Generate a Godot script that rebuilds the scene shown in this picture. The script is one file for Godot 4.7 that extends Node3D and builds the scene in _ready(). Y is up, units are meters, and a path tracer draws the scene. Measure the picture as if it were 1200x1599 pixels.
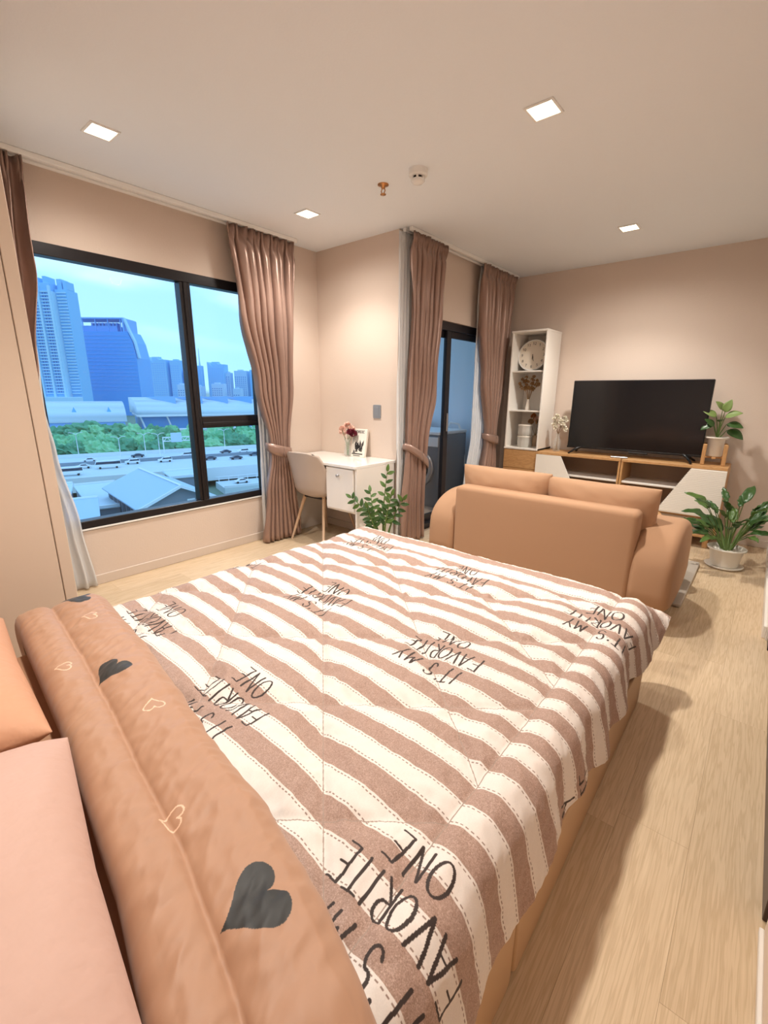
extends Node3D

const XA := -3.437   # window wall
const ZB := -3.096   # desk wall
const XC := -2.467   # balcony wall
const ZD := -5.128   # tv wall
const XE := 0.22     # right wall
const ZBACK := 0.85
const CEIL := 2.56

var rng := RandomNumberGenerator.new()
var M := {}

# ---------------------------------------------------------------- materials
func mat(called: String, c: Color, rough := 0.7, extra := {}) -> StandardMaterial3D:
	var m := StandardMaterial3D.new()
	m.resource_name = called
	m.albedo_color = c
	m.roughness = rough
	for k in extra:
		m.set(k, extra[k])
	M[called] = m
	return m

func rgb(r: int, g: int, b: int) -> Color:
	return Color8(r, g, b)

func noise_tex(freq: float, seed_: int, octaves := 3, size := 256, ramp: Gradient = null) -> NoiseTexture2D:
	var n := FastNoiseLite.new()
	n.seed = seed_
	n.noise_type = FastNoiseLite.TYPE_SIMPLEX_SMOOTH
	n.frequency = freq
	n.fractal_octaves = octaves
	var t := NoiseTexture2D.new()
	t.width = size
	t.height = size
	t.seamless = true
	t.noise = n
	if ramp:
		t.color_ramp = ramp
	return t

func ramp(cols: Array, offs: Array) -> Gradient:
	var g := Gradient.new()
	g.colors = PackedColorArray(cols)
	g.offsets = PackedFloat32Array(offs)
	return g

func bumped(m: StandardMaterial3D, t: Texture2D, cm: float, scale: Vector3, world := false) -> void:
	m.heightmap_enabled = true
	m.heightmap_texture = t
	m.heightmap_scale = cm
	m.uv1_triplanar = true
	m.uv1_world_triplanar = world
	m.uv1_scale = scale

func wood(called: String, a: Color, b: Color, scale: Vector3, off: Vector3, rough := 0.45, world := false) -> StandardMaterial3D:
	var mid := a.lerp(b, 0.5)
	var t := noise_tex(0.022, 11 + called.length(), 4, 512, ramp([a, mid, b, mid.lerp(a, 0.5), b.lerp(a, 0.2)], [0.0, 0.35, 0.5, 0.62, 1.0]))
	var m := mat(called, Color.WHITE, rough)
	m.albedo_texture = t
	m.uv1_triplanar = true
	m.uv1_world_triplanar = world
	m.uv1_scale = scale
	m.uv1_offset = off
	return m

# ---------------------------------------------------------------- mesh helpers
func mb(smooth := false) -> SurfaceTool:
	var st := SurfaceTool.new()
	st.begin(Mesh.PRIMITIVE_TRIANGLES)
	st.set_smooth_group(0 if smooth else -1)
	return st

# a triangle whose corners run counter-clockwise as seen from outside
func tri(st: SurfaceTool, a: Vector3, b: Vector3, c: Vector3) -> void:
	st.add_vertex(a); st.add_vertex(c); st.add_vertex(b)

func quad(st: SurfaceTool, a: Vector3, b: Vector3, c: Vector3, d: Vector3) -> void:
	tri(st, a, b, c); tri(st, a, c, d)

func otri(st: SurfaceTool, a: Vector3, b: Vector3, c: Vector3, centre: Vector3) -> void:
	if (b - a).cross(c - a).dot((a + b + c) / 3.0 - centre) >= 0.0:
		tri(st, a, b, c)
	else:
		tri(st, a, c, b)

func oquad(st: SurfaceTool, a: Vector3, b: Vector3, c: Vector3, d: Vector3, centre: Vector3) -> void:
	otri(st, a, b, c, centre); otri(st, a, c, d, centre)

# a box with chamfered edges
func box(st: SurfaceTool, c: Vector3, s: Vector3, bevel := 0.003, basis := Basis()) -> void:
	var h := s / 2.0
	var b := minf(bevel, minf(h.x, minf(h.y, h.z)) * 0.45)
	var p := func(sx: float, sy: float, sz: float, axis: int) -> Vector3:
		var v := Vector3(sx * (h.x - (0.0 if axis == 0 else b)), sy * (h.y - (0.0 if axis == 1 else b)), sz * (h.z - (0.0 if axis == 2 else b)))
		return c + basis * v
	for sg in [-1.0, 1.0]:
		oquad(st, p.call(sg, -1.0, -1.0, 0), p.call(sg, 1.0, -1.0, 0), p.call(sg, 1.0, 1.0, 0), p.call(sg, -1.0, 1.0, 0), c)
		oquad(st, p.call(-1.0, sg, -1.0, 1), p.call(1.0, sg, -1.0, 1), p.call(1.0, sg, 1.0, 1), p.call(-1.0, sg, 1.0, 1), c)
		oquad(st, p.call(-1.0, -1.0, sg, 2), p.call(1.0, -1.0, sg, 2), p.call(1.0, 1.0, sg, 2), p.call(-1.0, 1.0, sg, 2), c)
	if b <= 0.0:
		return
	for u in [-1.0, 1.0]:
		for v in [-1.0, 1.0]:
			oquad(st, p.call(u, v, -1.0, 0), p.call(u, v, 1.0, 0), p.call(u, v, 1.0, 1), p.call(u, v, -1.0, 1), c)
			oquad(st, p.call(u, -1.0, v, 0), p.call(u, 1.0, v, 0), p.call(u, 1.0, v, 2), p.call(u, -1.0, v, 2), c)
			oquad(st, p.call(-1.0, u, v, 1), p.call(1.0, u, v, 1), p.call(1.0, u, v, 2), p.call(-1.0, u, v, 2), c)
			for w in [-1.0, 1.0]:
				otri(st, p.call(u, v, w, 0), p.call(u, v, w, 1), p.call(u, v, w, 2), c)

# a box by its low and high corner
func span(st: SurfaceTool, lo: Vector3, hi: Vector3, bevel := 0.003) -> void:
	box(st, (lo + hi) / 2.0, (hi - lo).abs(), bevel)

# a cloth-like or smooth grid of points[row][col]; flip turns it over
func grid(st: SurfaceTool, p: Array, flip := false, uv: Array = []) -> void:
	for r in p.size() - 1:
		var a: PackedVector3Array = p[r]
		var b: PackedVector3Array = p[r + 1]
		for c in a.size() - 1:
			var q := [a[c], a[c + 1], b[c + 1], b[c]]
			var t := []
			if uv.size():
				t = [uv[r][c], uv[r][c + 1], uv[r + 1][c + 1], uv[r + 1][c]]
			for k in ([0, 2, 1, 0, 3, 2] if flip else [0, 1, 2, 0, 2, 3]):
				if t.size():
					st.set_uv(t[k])
				st.add_vertex(q[k])

# a sheet with thickness
func thick(st: SurfaceTool, p: Array, th: float) -> void:
	var rows := p.size()
	var cols: int = p[0].size()
	var f := []
	var k := []
	for r in rows:
		var fr := PackedVector3Array()
		var kr := PackedVector3Array()
		for c in cols:
			var du: Vector3 = p[r][mini(c + 1, cols - 1)] - p[r][maxi(c - 1, 0)]
			var dv: Vector3 = p[mini(r + 1, rows - 1)][c] - p[maxi(r - 1, 0)][c]
			var n := du.cross(dv).normalized()
			fr.append(p[r][c] + n * th / 2.0)
			kr.append(p[r][c] - n * th / 2.0)
		f.append(fr); k.append(kr)
	grid(st, f, true)
	grid(st, k, false)
	for c in cols - 1:
		quad(st, f[0][c], k[0][c], k[0][c + 1], f[0][c + 1])
		quad(st, f[rows - 1][c + 1], k[rows - 1][c + 1], k[rows - 1][c], f[rows - 1][c])
	for r in rows - 1:
		quad(st, f[r + 1][0], k[r + 1][0], k[r][0], f[r][0])
		quad(st, f[r][cols - 1], k[r][cols - 1], k[r + 1][cols - 1], f[r + 1][cols - 1])

# profile of (radius, height) turned about y; outside when the profile runs upwards
func lathe(st: SurfaceTool, c: Vector3, prof: Array, segs := 24, basis := Basis()) -> void:
	for i in prof.size() - 1:
		var a: Vector2 = prof[i]
		var b: Vector2 = prof[i + 1]
		for s in segs:
			var t0 := TAU * s / segs
			var t1 := TAU * (s + 1) / segs
			var p := func(q: Vector2, t: float) -> Vector3: return c + basis * Vector3(q.x * cos(t), q.y, q.x * sin(t))
			var a0: Vector3 = p.call(a, t0); var a1: Vector3 = p.call(a, t1)
			var b0: Vector3 = p.call(b, t0); var b1: Vector3 = p.call(b, t1)
			if a.x > 1e-6:
				tri(st, a0, b0, a1)
			if b.x > 1e-6:
				tri(st, a1, b0, b1)

# a tube along points with a radius for each
func tube(st: SurfaceTool, pts: Array, rad: Array, segs := 10) -> void:
	var rings := []
	var up := Vector3.UP
	for i in pts.size():
		var d: Vector3 = (pts[mini(i + 1, pts.size() - 1)] - pts[maxi(i - 1, 0)]).normalized()
		if absf(d.dot(up)) > 0.95:
			up = Vector3.RIGHT if absf(d.x) < 0.9 else Vector3.FORWARD
		var x := d.cross(up).normalized()
		up = x.cross(d).normalized()
		var ring := PackedVector3Array()
		for s in segs + 1:
			var t := TAU * s / segs
			ring.append(pts[i] + (x * cos(t) + up * sin(t)) * rad[mini(i, rad.size() - 1)])
		rings.append(ring)
	grid(st, rings, true)
	for e in [0, pts.size() - 1]:
		for s in segs:
			otri(st, pts[e], rings[e][s], rings[e][s + 1], pts[e] + (pts[1] - pts[0] if e == 0 else pts[e - 1] - pts[e]))

# a soft rounded block: a superellipsoid; e small = boxy; puff thins the rim of a cushion
func soft(st: SurfaceTool, c: Vector3, s: Vector3, e1 := 0.3, e2 := 0.3, basis := Basis(), wob := 0.0, seed_ := 1) -> void:
	var n := FastNoiseLite.new()
	n.seed = seed_
	n.frequency = 4.0
	var rows := []
	var spow := func(v: float, e: float) -> float: return signf(v) * pow(absf(v), e)
	for i in 41:
		var a := -PI / 2 + PI * i / 40.0
		var row := PackedVector3Array()
		for j in 65:
			var b := TAU * (j % 64) / 64.0
			var ca: float = spow.call(cos(a), e1)
			var q := Vector3(ca * spow.call(cos(b), e2), spow.call(sin(a), e1), ca * spow.call(sin(b), e2))
			var v := q * s / 2.0
			if wob > 0.0:
				v += q.normalized() * n.get_noise_3dv(v) * wob
			row.append(c + basis * v)
		rows.append(row)
	grid(st, rows, true)

# an outline (counter-clockwise seen from +z) pushed along z, then placed
func prism(st: SurfaceTool, poly: PackedVector2Array, z0: float, z1: float, xf := Transform3D(), bevel := 0.0) -> void:
	if Geometry2D.is_polygon_clockwise(poly):
		poly = poly.duplicate()
		poly.reverse()
	var inner := poly
	if bevel > 0.0:
		var off := Geometry2D.offset_polygon(poly, -bevel)
		if off.size() == 1 and off[0].size() == poly.size():
			# keep the corner order of the outline
			var best := 0
			for k in poly.size():
				if off[0][k].distance_to(poly[0]) < off[0][best].distance_to(poly[0]):
					best = k
			inner = PackedVector2Array()
			for k in poly.size():
				inner.append(off[0][(best + k) % poly.size()])
			if Geometry2D.is_polygon_clockwise(inner):
				inner = poly
	var bz := bevel if inner != poly else 0.0
	var idx := Geometry2D.triangulate_polygon(inner)
	var at := func(v: Vector2, z: float) -> Vector3: return xf * Vector3(v.x, v.y, z)
	for k in range(0, idx.size(), 3):
		var a := inner[idx[k]]; var b := inner[idx[k + 1]]; var c := inner[idx[k + 2]]
		if (b - a).cross(c - a) < 0.0:
			var w := b
			b = c
			c = w
		tri(st, at.call(a, z1), at.call(b, z1), at.call(c, z1))
		tri(st, at.call(a, z0), at.call(c, z0), at.call(b, z0))
	for k in poly.size():
		var a := poly[k]; var b := poly[(k + 1) % poly.size()]
		quad(st, at.call(a, z0 + bz), at.call(b, z0 + bz), at.call(b, z1 - bz), at.call(a, z1 - bz))
		if bz > 0.0:
			var c := inner[k]; var d := inner[(k + 1) % poly.size()]
			quad(st, at.call(a, z1 - bz), at.call(b, z1 - bz), at.call(d, z1), at.call(c, z1))
			quad(st, at.call(c, z0), at.call(d, z0), at.call(b, z0 + bz), at.call(a, z0 + bz))

# ---------------------------------------------------------------- scene helpers
func numbered(called: String) -> String:
	if not has_node(NodePath(called)):
		return called
	var k := 1
	while has_node(NodePath("%s_%03d" % [called, k])):
		k += 1
	return "%s_%03d" % [called, k]

func thing(called: String, label: String, category: String, at := Vector3.ZERO, turn := 0.0, group := "") -> Node3D:
	var o := Node3D.new()
	o.name = numbered(called)
	add_child(o)
	o.position = at
	o.rotation.y = turn
	tag(o, label, category, group)
	return o

func tag(o: Node, label: String, category: String, group := "") -> void:
	o.set_meta("label", label)
	o.set_meta("category", category)
	if group:
		o.set_meta("group", group)

func put(called: String, mesh: Mesh, m: Material, parent: Node = null) -> MeshInstance3D:
	var o := MeshInstance3D.new()
	var p: Node = parent if parent else self
	var nm := called
	var k := 1
	while p.has_node(NodePath(nm)):
		nm = "%s_%03d" % [called, k]
		k += 1
	o.name = nm
	o.mesh = mesh
	o.material_override = m
	o.cast_shadow = GeometryInstance3D.SHADOW_CASTING_SETTING_ON
	p.add_child(o, true)
	return o

func done(st: SurfaceTool) -> ArrayMesh:
	st.generate_normals()
	return st.commit()

func obj(called: String, st: SurfaceTool, m: Material, parent: Node = null) -> MeshInstance3D:
	return put(called, done(st), m, parent)

func struct(called: String, st: SurfaceTool, m: Material, label: String, category: String) -> MeshInstance3D:
	var o := obj(called, st, m)
	o.set_meta("kind", "structure")
	tag(o, label, category)
	return o

func setting(called: String, label: String, category: String) -> Node3D:
	var o := Node3D.new()
	o.name = called
	add_child(o)
	o.set_meta("kind", "structure")
	tag(o, label, category)
	return o

func dup(root: Node3D, called: String, label: String, at: Vector3, turn: float, group: String) -> Node3D:
	var r: Node3D = root.duplicate()
	r.name = numbered(called)
	add_child(r)
	r.position = at
	r.rotation.y = turn
	r.set_meta("label", label)
	r.set_meta("group", group)
	return r

# ---------------------------------------------------------------- stroke lettering
func glyph(ch: String) -> Array:
	match ch:
		"I": return [[Vector2(.5, 0), Vector2(.52, 1)]]
		"T": return [[Vector2(.02, .98), Vector2(.98, 1)], [Vector2(.5, 1), Vector2(.48, 0)]]
		"'": return [[Vector2(.5, 1), Vector2(.46, .84)]]
		"M": return [[Vector2(.02, 0), Vector2(.2, 1), Vector2(.5, .35), Vector2(.82, 1), Vector2(1, 0)]]
		"Y": return [[Vector2(0, 1), Vector2(.5, .5)], [Vector2(1, 1), Vector2(.3, 0)]]
		"F": return [[Vector2(.1, 0), Vector2(.15, 1), Vector2(.95, .96)], [Vector2(.12, .55), Vector2(.75, .55)]]
		"A": return [[Vector2(0, 0), Vector2(.5, 1), Vector2(1, 0)], [Vector2(.2, .36), Vector2(.82, .36)]]
		"V": return [[Vector2(0, 1), Vector2(.5, 0), Vector2(1, 1)]]
		"E": return [[Vector2(.9, 0), Vector2(.1, 0), Vector2(.12, 1), Vector2(.92, .98)], [Vector2(.12, .52), Vector2(.75, .52)]]
		"N": return [[Vector2(.05, 0), Vector2(.1, 1), Vector2(.9, 0), Vector2(.95, 1)]]
		"R":
			var bowl := [Vector2(.1, 0), Vector2(.12, 1)]
			for k in 9:
				var t := PI / 2 - PI * k / 8.0
				bowl.append(Vector2(.45 + .42 * cos(t), .74 + .25 * sin(t)))
			bowl.append(Vector2(.14, .47))
			bowl.append(Vector2(.9, 0))
			return [bowl]
		"O":
			var o := []
			for k in 21:
				var t := TAU * k / 20.0
				o.append(Vector2(.5 + .5 * cos(t), .5 + .5 * sin(t)))
			return [o]
		"S":
			var s := []
			for k in 11:
				var t := deg_to_rad(20.0 + 250.0 * k / 10.0)
				s.append(Vector2(.5 + .4 * cos(t), .75 + .25 * sin(t)))
			for k in 11:
				var t := deg_to_rad(90.0 - 250.0 * k / 10.0)
				s.append(Vector2(.5 + .42 * cos(t), .26 + .26 * sin(t)))
			return [s]
	return []

func disc(im: Image, x: float, y: float, r: float, c: Color) -> void:
	var k := int(ceil(r))
	for dy in range(-k, k + 1):
		var w := int(sqrt(maxf(0.0, r * r - dy * dy)) + 0.5)
		if absf(dy) <= r:
			im.fill_rect(Rect2i(int(x) - w, int(y) + dy, 2 * w + 1, 1), c)

func line(im: Image, a: Vector2, b: Vector2, r: float, c: Color) -> void:
	var n := int(ceil(a.distance_to(b) / maxf(1.0, r * 0.6))) + 1
	for k in n + 1:
		var p := a.lerp(b, float(k) / n)
		disc(im, p.x, p.y, r, c)

# ---------------------------------------------------------------- the scene
func _ready() -> void:
	rng.seed = 7
	# camera
	var cam := Camera3D.new()
	cam.name = "camera"
	add_child(cam)
	cam.transform = Transform3D(Basis(Vector3(0.76404, 0.00725, -0.64513), Vector3(-0.17004, 0.96685, -0.19052), Vector3(0.62235, 0.25526, 0.73994)), Vector3(0, 1.32, 0))
	cam.fov = 97.33
	cam.near = 0.03
	cam.far = 4000.0
	cam.current = true
	# sky and exposure
	var we := WorldEnvironment.new()
	we.name = "world_environment"
	var env := Environment.new()
	env.background_mode = Environment.BG_SKY
	env.sky = make_sky()
	env.background_energy_multiplier = 1.6
	env.tonemap_mode = Environment.TONE_MAPPER_LINEAR
	env.tonemap_exposure = 1.1
	env.sdfgi_enabled = true
	env.ssao_enabled = true
	env.ssil_enabled = true
	we.environment = env
	add_child(we)
	# ceiling downlights: x, z, energy, label
	materials()
	downlight(-2.77, -1.10, 1.45, "square recessed downlight near the window wall, leftmost on the ceiling")
	downlight(-1.02, -2.31, 2.6, "large square recessed downlight over the foot of the bed, brightest on the ceiling")
	downlight(-2.79, -2.44, 1.65, "square recessed downlight above the desk corner")
	downlight(-1.08, -4.18, 2.45, "square recessed downlight in front of the television wall")
	downlight(-1.05, -0.45, 1.95, "square recessed downlight above the pillows, behind the view")
	room()
	windows()
	balcony()
	bed()
	sofa_set()
	desk_set()
	curtains()
	tv_wall()
	ceiling_fittings()
	outside()

func make_sky() -> Sky:
	var w := 1024
	var h := 512
	var im := Image.create(w, h, false, Image.FORMAT_RGBF)
	var n := FastNoiseLite.new()
	n.seed = 5
	n.frequency = 0.55
	n.fractal_octaves = 5
	for y in h:
		var el := PI / 2 - PI * (y + 0.5) / h
		for x in w:
			var az := TAU * (x + 0.5) / w
			var up := sin(el)
			var c := Color(0.27, 0.56, 0.94).lerp(Color(0.22, 0.49, 0.90), clampf(up * 1.1, 0, 1))
			if el > 0.0:
				var px := cos(el) * cos(az) / (up + 0.18)
				var pz := cos(el) * sin(az) / (up + 0.18)
				var v := n.get_noise_2d(px * 0.9 + 3.0, pz * 2.6)
				var k := smoothstep(0.02, 0.42, v) * smoothstep(0.03, 0.22, up)
				c = c.lerp(Color(0.50, 0.76, 0.96), k * 0.85)
				c = c.lerp(Color(0.30, 0.60, 0.97), (1.0 - smoothstep(0.0, 0.3, up)) * 0.35)
			else:
				c = Color(0.12, 0.27, 0.40)
			im.set_pixel(x, y, c)
	var sm := PanoramaSkyMaterial.new()
	sm.panorama = ImageTexture.create_from_image(im)
	var s := Sky.new()
	s.sky_material = sm
	return s

func materials() -> void:
	var plaster := noise_tex(0.06, 3, 4)
	mat("wall_paint", rgb(219, 201, 187), 0.75)
	bumped(M.wall_paint, plaster, 0.05, Vector3(4, 4, 4), true)
	mat("ceiling_paint", rgb(238, 241, 244), 0.85)
	bumped(M.ceiling_paint, plaster, 0.05, Vector3(5, 5, 5), true)
	mat("skirting", rgb(214, 198, 184), 0.5)
	mat("white_gloss", rgb(244, 240, 234), 0.12)
	mat("white_satin", rgb(242, 236, 228), 0.38)
	mat("white_plastic", rgb(240, 238, 234), 0.4)
	mat("cabinet_cream", rgb(226, 206, 186), 0.5)
	mat("black_metal", rgb(44, 42, 46), 0.35, {"metallic": 0.3})
	mat("dark_bronze", rgb(40, 36, 38), 0.32, {"metallic": 0.4})
	mat("steel", rgb(190, 190, 192), 0.3, {"metallic": 0.9})
	mat("grey_plate", rgb(160, 164, 170), 0.35, {"metallic": 0.4})
	mat("brass", rgb(196, 140, 90), 0.3, {"metallic": 0.9})
	mat("black_plastic", rgb(20, 20, 22), 0.35)
	mat("screen_glass", rgb(14, 17, 22), 0.12)
	mat("glass", Color(1, 1, 1, 0.02), 0.02, {"transparency": BaseMaterial3D.TRANSPARENCY_ALPHA, "metallic_specular": 0.22})
	mat("vase_glass", Color(0.95, 0.98, 0.97, 0.10), 0.03, {"transparency": BaseMaterial3D.TRANSPARENCY_ALPHA})
	mat("water", Color(0.9, 0.95, 0.95, 0.08), 0.02, {"transparency": BaseMaterial3D.TRANSPARENCY_ALPHA})
	var weave := noise_tex(0.35, 21, 2, 256)
	mat("drape", rgb(160, 131, 118), 0.32, {"rim_enabled": true, "rim": 0.3, "rim_tint": 0.6, "metallic": 0.35})
	bumped(M.drape, weave, 0.02, Vector3(6, 6, 6))
	mat("sheer", Color(0.93, 0.93, 0.93, 0.72), 0.9, {"transparency": BaseMaterial3D.TRANSPARENCY_ALPHA, "backlight_enabled": true, "backlight": Color(0.6, 0.6, 0.6)})
	mat("sofa_fabric", rgb(180, 140, 108), 0.9)
	bumped(M.sofa_fabric, weave, 0.06, Vector3(5, 5, 5))
	mat("chair_shell", rgb(186, 168, 154), 0.75)
	bumped(M.chair_shell, weave, 0.03, Vector3(6, 6, 6))
	mat("sheet", rgb(206, 158, 124), 0.7)
	mat("pillow_cotton", rgb(208, 170, 154), 0.62, {"rim_enabled": true, "rim": 0.3})
	bumped(M.pillow_cotton, noise_tex(0.05, 4, 4), 0.25, Vector3(2.2, 2.2, 2.2))
	mat("pillow_tan", rgb(212, 158, 124), 0.62)
	bumped(M.pillow_tan, noise_tex(0.05, 8, 4), 0.25, Vector3(2.2, 2.2, 2.2))
	mat("bed_panel", rgb(200, 164, 126), 0.5)
	mat("rug", rgb(206, 194, 180), 0.95)
	bumped(M.rug, noise_tex(0.3, 6, 2), 0.5, Vector3(6, 6, 6))
	# laminate floor in four tones
	for k in 4:
		wood("laminate_%s" % ["one", "two", "three", "four"][k], rgb(230 - 3 * k, 206 - 3 * k, 174 - 3 * k), rgb(208 - 3 * k, 182 - 3 * k, 149 - 3 * k), Vector3(4.6, 1.0, 0.22), Vector3(0.37 * k, 0, 0.61 * k), 0.24, true)
	wood("oak", rgb(214, 168, 116), rgb(188, 140, 90), Vector3(0.5, 4.0, 4.0), Vector3.ZERO, 0.45)
	wood("oak_upright", rgb(214, 168, 116), rgb(188, 140, 90), Vector3(5.0, 0.6, 5.0), Vector3.ZERO, 0.45)
	mat("pale_wood", rgb(206, 172, 140), 0.5)
	mat("taupe_board", rgb(170, 148, 128), 0.6)
	mat("leaf_dark", rgb(54, 88, 38), 0.35, {"backlight_enabled": true, "backlight": Color(0.15, 0.22, 0.08)})
	mat("leaf_mid", rgb(80, 110, 46), 0.4, {"backlight_enabled": true, "backlight": Color(0.16, 0.22, 0.08)})
	mat("leaf_pale", rgb(126, 148, 84), 0.45, {"backlight_enabled": true, "backlight": Color(0.16, 0.2, 0.08)})
	mat("stem_green", rgb(96, 120, 60), 0.5)
	mat("twig", rgb(140, 104, 62), 0.7)
	mat("soil", rgb(96, 82, 66), 0.95)
	mat("pot_white", rgb(236, 228, 216), 0.35)
	mat("dried", rgb(178, 138, 92), 0.85)
	mat("petal_pink", rgb(244, 206, 190), 0.7)
	mat("petal_wine", rgb(120, 34, 52), 0.7)
	mat("petal_white", rgb(248, 242, 226), 0.8)
	mat("ink", rgb(60, 56, 54), 0.7)
	mat("paper", rgb(238, 230, 218), 0.7)

func downlight(x: float, z: float, e: float, label: String) -> void:
	var t := thing("recessed_downlight", label, "ceiling light", Vector3(x, CEIL, z), 0.0, "square recessed downlights")
	var st := mb()
	for s in [-1.0, 1.0]:
		box(st, Vector3(s * 0.062, -0.003, 0), Vector3(0.012, 0.008, 0.136), 0.002)
		box(st, Vector3(0, -0.003, s * 0.062), Vector3(0.112, 0.008, 0.012), 0.002)
	obj("frame", st, M.white_plastic, t)
	if not M.has("lamp_glow"):
		mat("lamp_glow", Color(1, 0.95, 0.85), 0.5, {"emission_enabled": true, "emission": Color(1.0, 0.93, 0.80), "emission_energy_multiplier": 6.0})
	st = mb()
	box(st, Vector3(0, -0.003, 0), Vector3(0.112, 0.006, 0.112), 0.001)
	obj("lamp_diffuser", st, M.lamp_glow, t)
	var warm := Color(1.0, 0.977, 0.94)
	var l := SpotLight3D.new()
	l.name = "beam"
	l.position = Vector3(0, -0.02, 0)
	l.rotation.x = -PI / 2
	l.light_color = warm
	l.light_energy = e * 0.8
	l.spot_range = 12.0
	l.spot_attenuation = 2.0
	l.spot_angle = 60.0
	l.spot_angle_attenuation = 0.6
	l.light_size = 0.05
	l.shadow_enabled = true
	t.add_child(l)
	var o := SpotLight3D.new()
	o.name = "spill"
	o.position = Vector3(0, -0.02, 0)
	o.rotation.x = -PI / 2
	o.light_color = warm
	o.light_energy = e * 0.62
	o.spot_range = 12.0
	o.spot_attenuation = 2.0
	o.spot_angle = 84.0
	o.spot_angle_attenuation = 0.8
	o.light_size = 0.06
	o.shadow_enabled = true
	t.add_child(o)

func room() -> void:
	# floor slab with laminate boards
	var st := mb()
	span(st, Vector3(XA - 0.15, -0.12, ZD - 0.15), Vector3(XE + 0.15, -0.012, ZBACK + 0.15), 0.0)
	var fl := struct("floor", st, M.taupe_board, "pale oak laminate floor of long boards beside and around the bed", "floor")
	var bw := 0.19
	var bl := 1.25
	var pm := {}
	var col := 0
	var x := XE - bw
	while x > XA - 0.19:
		var z := ZBACK - rng.randf() * bl
		var z1 := ZBACK
		while z1 > ZD:
			z = maxf(z, ZD)
			var x0 := maxf(x, XA)
			var inside := x0 >= XC - 0.01 or z1 > ZB
			if inside:
				var zz := z
				if x0 < XC - 0.01:
					zz = maxf(z, ZB)
				var key := "%.3f_%.3f" % [bw if x0 == x else x + bw - x0, z1 - zz]
				if not pm.has(key):
					var b := mb()
					box(b, Vector3.ZERO, Vector3((x + bw - x0) - 0.0003, 0.012, z1 - zz - 0.0003), 0.0004)
					pm[key] = done(b)
				var o := put("plank", pm[key], M["laminate_%s" % ["one", "two", "three", "four"][rng.randi() % 4]], fl)
				o.position = Vector3((x0 + x + bw) / 2, -0.006, (z1 + zz) / 2)
			z1 = z
			z -= bl
		x -= bw
		col += 1
	# ceiling
	st = mb()
	span(st, Vector3(XA - 0.15, CEIL, ZD - 0.15), Vector3(XE + 0.15, CEIL + 0.14, ZBACK + 0.15), 0.0)
	struct("ceiling", st, M.ceiling_paint, "plain off-white painted ceiling over the whole room", "ceiling")
	# walls
	st = mb()
	var wy0 := 0.395
	var wy1 := 2.16
	var wz0 := -2.43
	var wz1 := -0.78
	span(st, Vector3(XA - 0.15, 0, ZB - 0.15), Vector3(XA, wy0, ZBACK), 0.0)
	span(st, Vector3(XA - 0.15, wy1, ZB - 0.15), Vector3(XA, CEIL, ZBACK), 0.0)
	span(st, Vector3(XA - 0.15, wy0, ZB - 0.15), Vector3(XA, wy1, wz0), 0.0)
	span(st, Vector3(XA - 0.15, wy0, wz1), Vector3(XA, wy1, ZBACK), 0.0)
	struct("wall_left", st, M.wall_paint, "pinkish beige wall around the large city window", "wall")
	st = mb()
	span(st, Vector3(XA, 0, ZB - 0.14), Vector3(XC, CEIL, ZB), 0.0)
	struct("wall_desk", st, M.wall_paint, "short pinkish beige wall behind the white desk", "wall")
	st = mb()
	span(st, Vector3(XC - 0.14, 1.975, ZD), Vector3(XC, CEIL, ZB - 0.14), 0.0)
	span(st, Vector3(XC - 0.14, 0, ZD), Vector3(XC, 1.975, -4.88), 0.0)
	span(st, Vector3(XC - 0.14, 0, -3.26), Vector3(XC, 1.975, ZB - 0.14), 0.0)
	struct("wall_balcony", st, M.wall_paint, "beige wall around the dark balcony sliding door", "wall")
	st = mb()
	span(st, Vector3(XC - 0.14, 0, ZD - 0.15), Vector3(XE + 0.15, CEIL, ZD), 0.0)
	struct("wall_far", st, M.wall_paint, "beige wall behind the television and tall shelf", "wall")
	st = mb()
	span(st, Vector3(XE, 0, ZD), Vector3(XE + 0.15, CEIL, ZBACK), 0.0)
	struct("wall_right", st, M.wall_paint, "wall along the right side of the walkway", "wall")
	st = mb()
	span(st, Vector3(XA, 0, ZBACK), Vector3(XE, CEIL, ZBACK + 0.15), 0.0)
	struct("wall_back", st, M.wall_paint, "wall behind the bed head, out of view", "wall")
	# skirting
	st = mb()
	span(st, Vector3(XA, 0, ZB), Vector3(XA + 0.014, 0.07, ZBACK), 0.003)
	struct("baseboard_left", st, M.skirting, "low beige skirting board under the city window", "baseboard")
	st = mb()
	span(st, Vector3(XA + 0.014, 0, ZB), Vector3(XC, 0.07, ZB + 0.014), 0.003)
	struct("baseboard_desk", st, M.skirting, "low beige skirting board under the desk", "baseboard")
	st = mb()
	span(st, Vector3(XC, 0, ZD), Vector3(XE, 0.07, ZD + 0.014), 0.003)
	struct("baseboard_far", st, M.skirting, "low beige skirting board behind the television unit", "baseboard")
	st = mb()
	span(st, Vector3(0.165, 0, ZD + 0.014), Vector3(0.182, 0.075, -3.12), 0.003)
	struct("baseboard_right", st, M.white_satin, "white skirting board along the right of the walkway by the floor plant", "baseboard")
	st = mb()
	span(st, Vector3(0.182, 0, ZD), Vector3(XE, CEIL, -3.10), 0.002)
	struct("trim_1", st, M.white_satin, "white panelled strip of wall at the right edge behind the floor plant", "wall panel")
	# dark cabinet and cream cabinet along the right edge of the walkway
	var c := thing("dark_cabinet", "dark brown low cabinet at the right edge of the walkway", "cabinet", Vector3(0.2, 0, -2.25))
	st = mb()
	span(st, Vector3(0.003, 0.0, -0.72), Vector3(0.018, 0.62, 0.95), 0.002)
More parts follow.
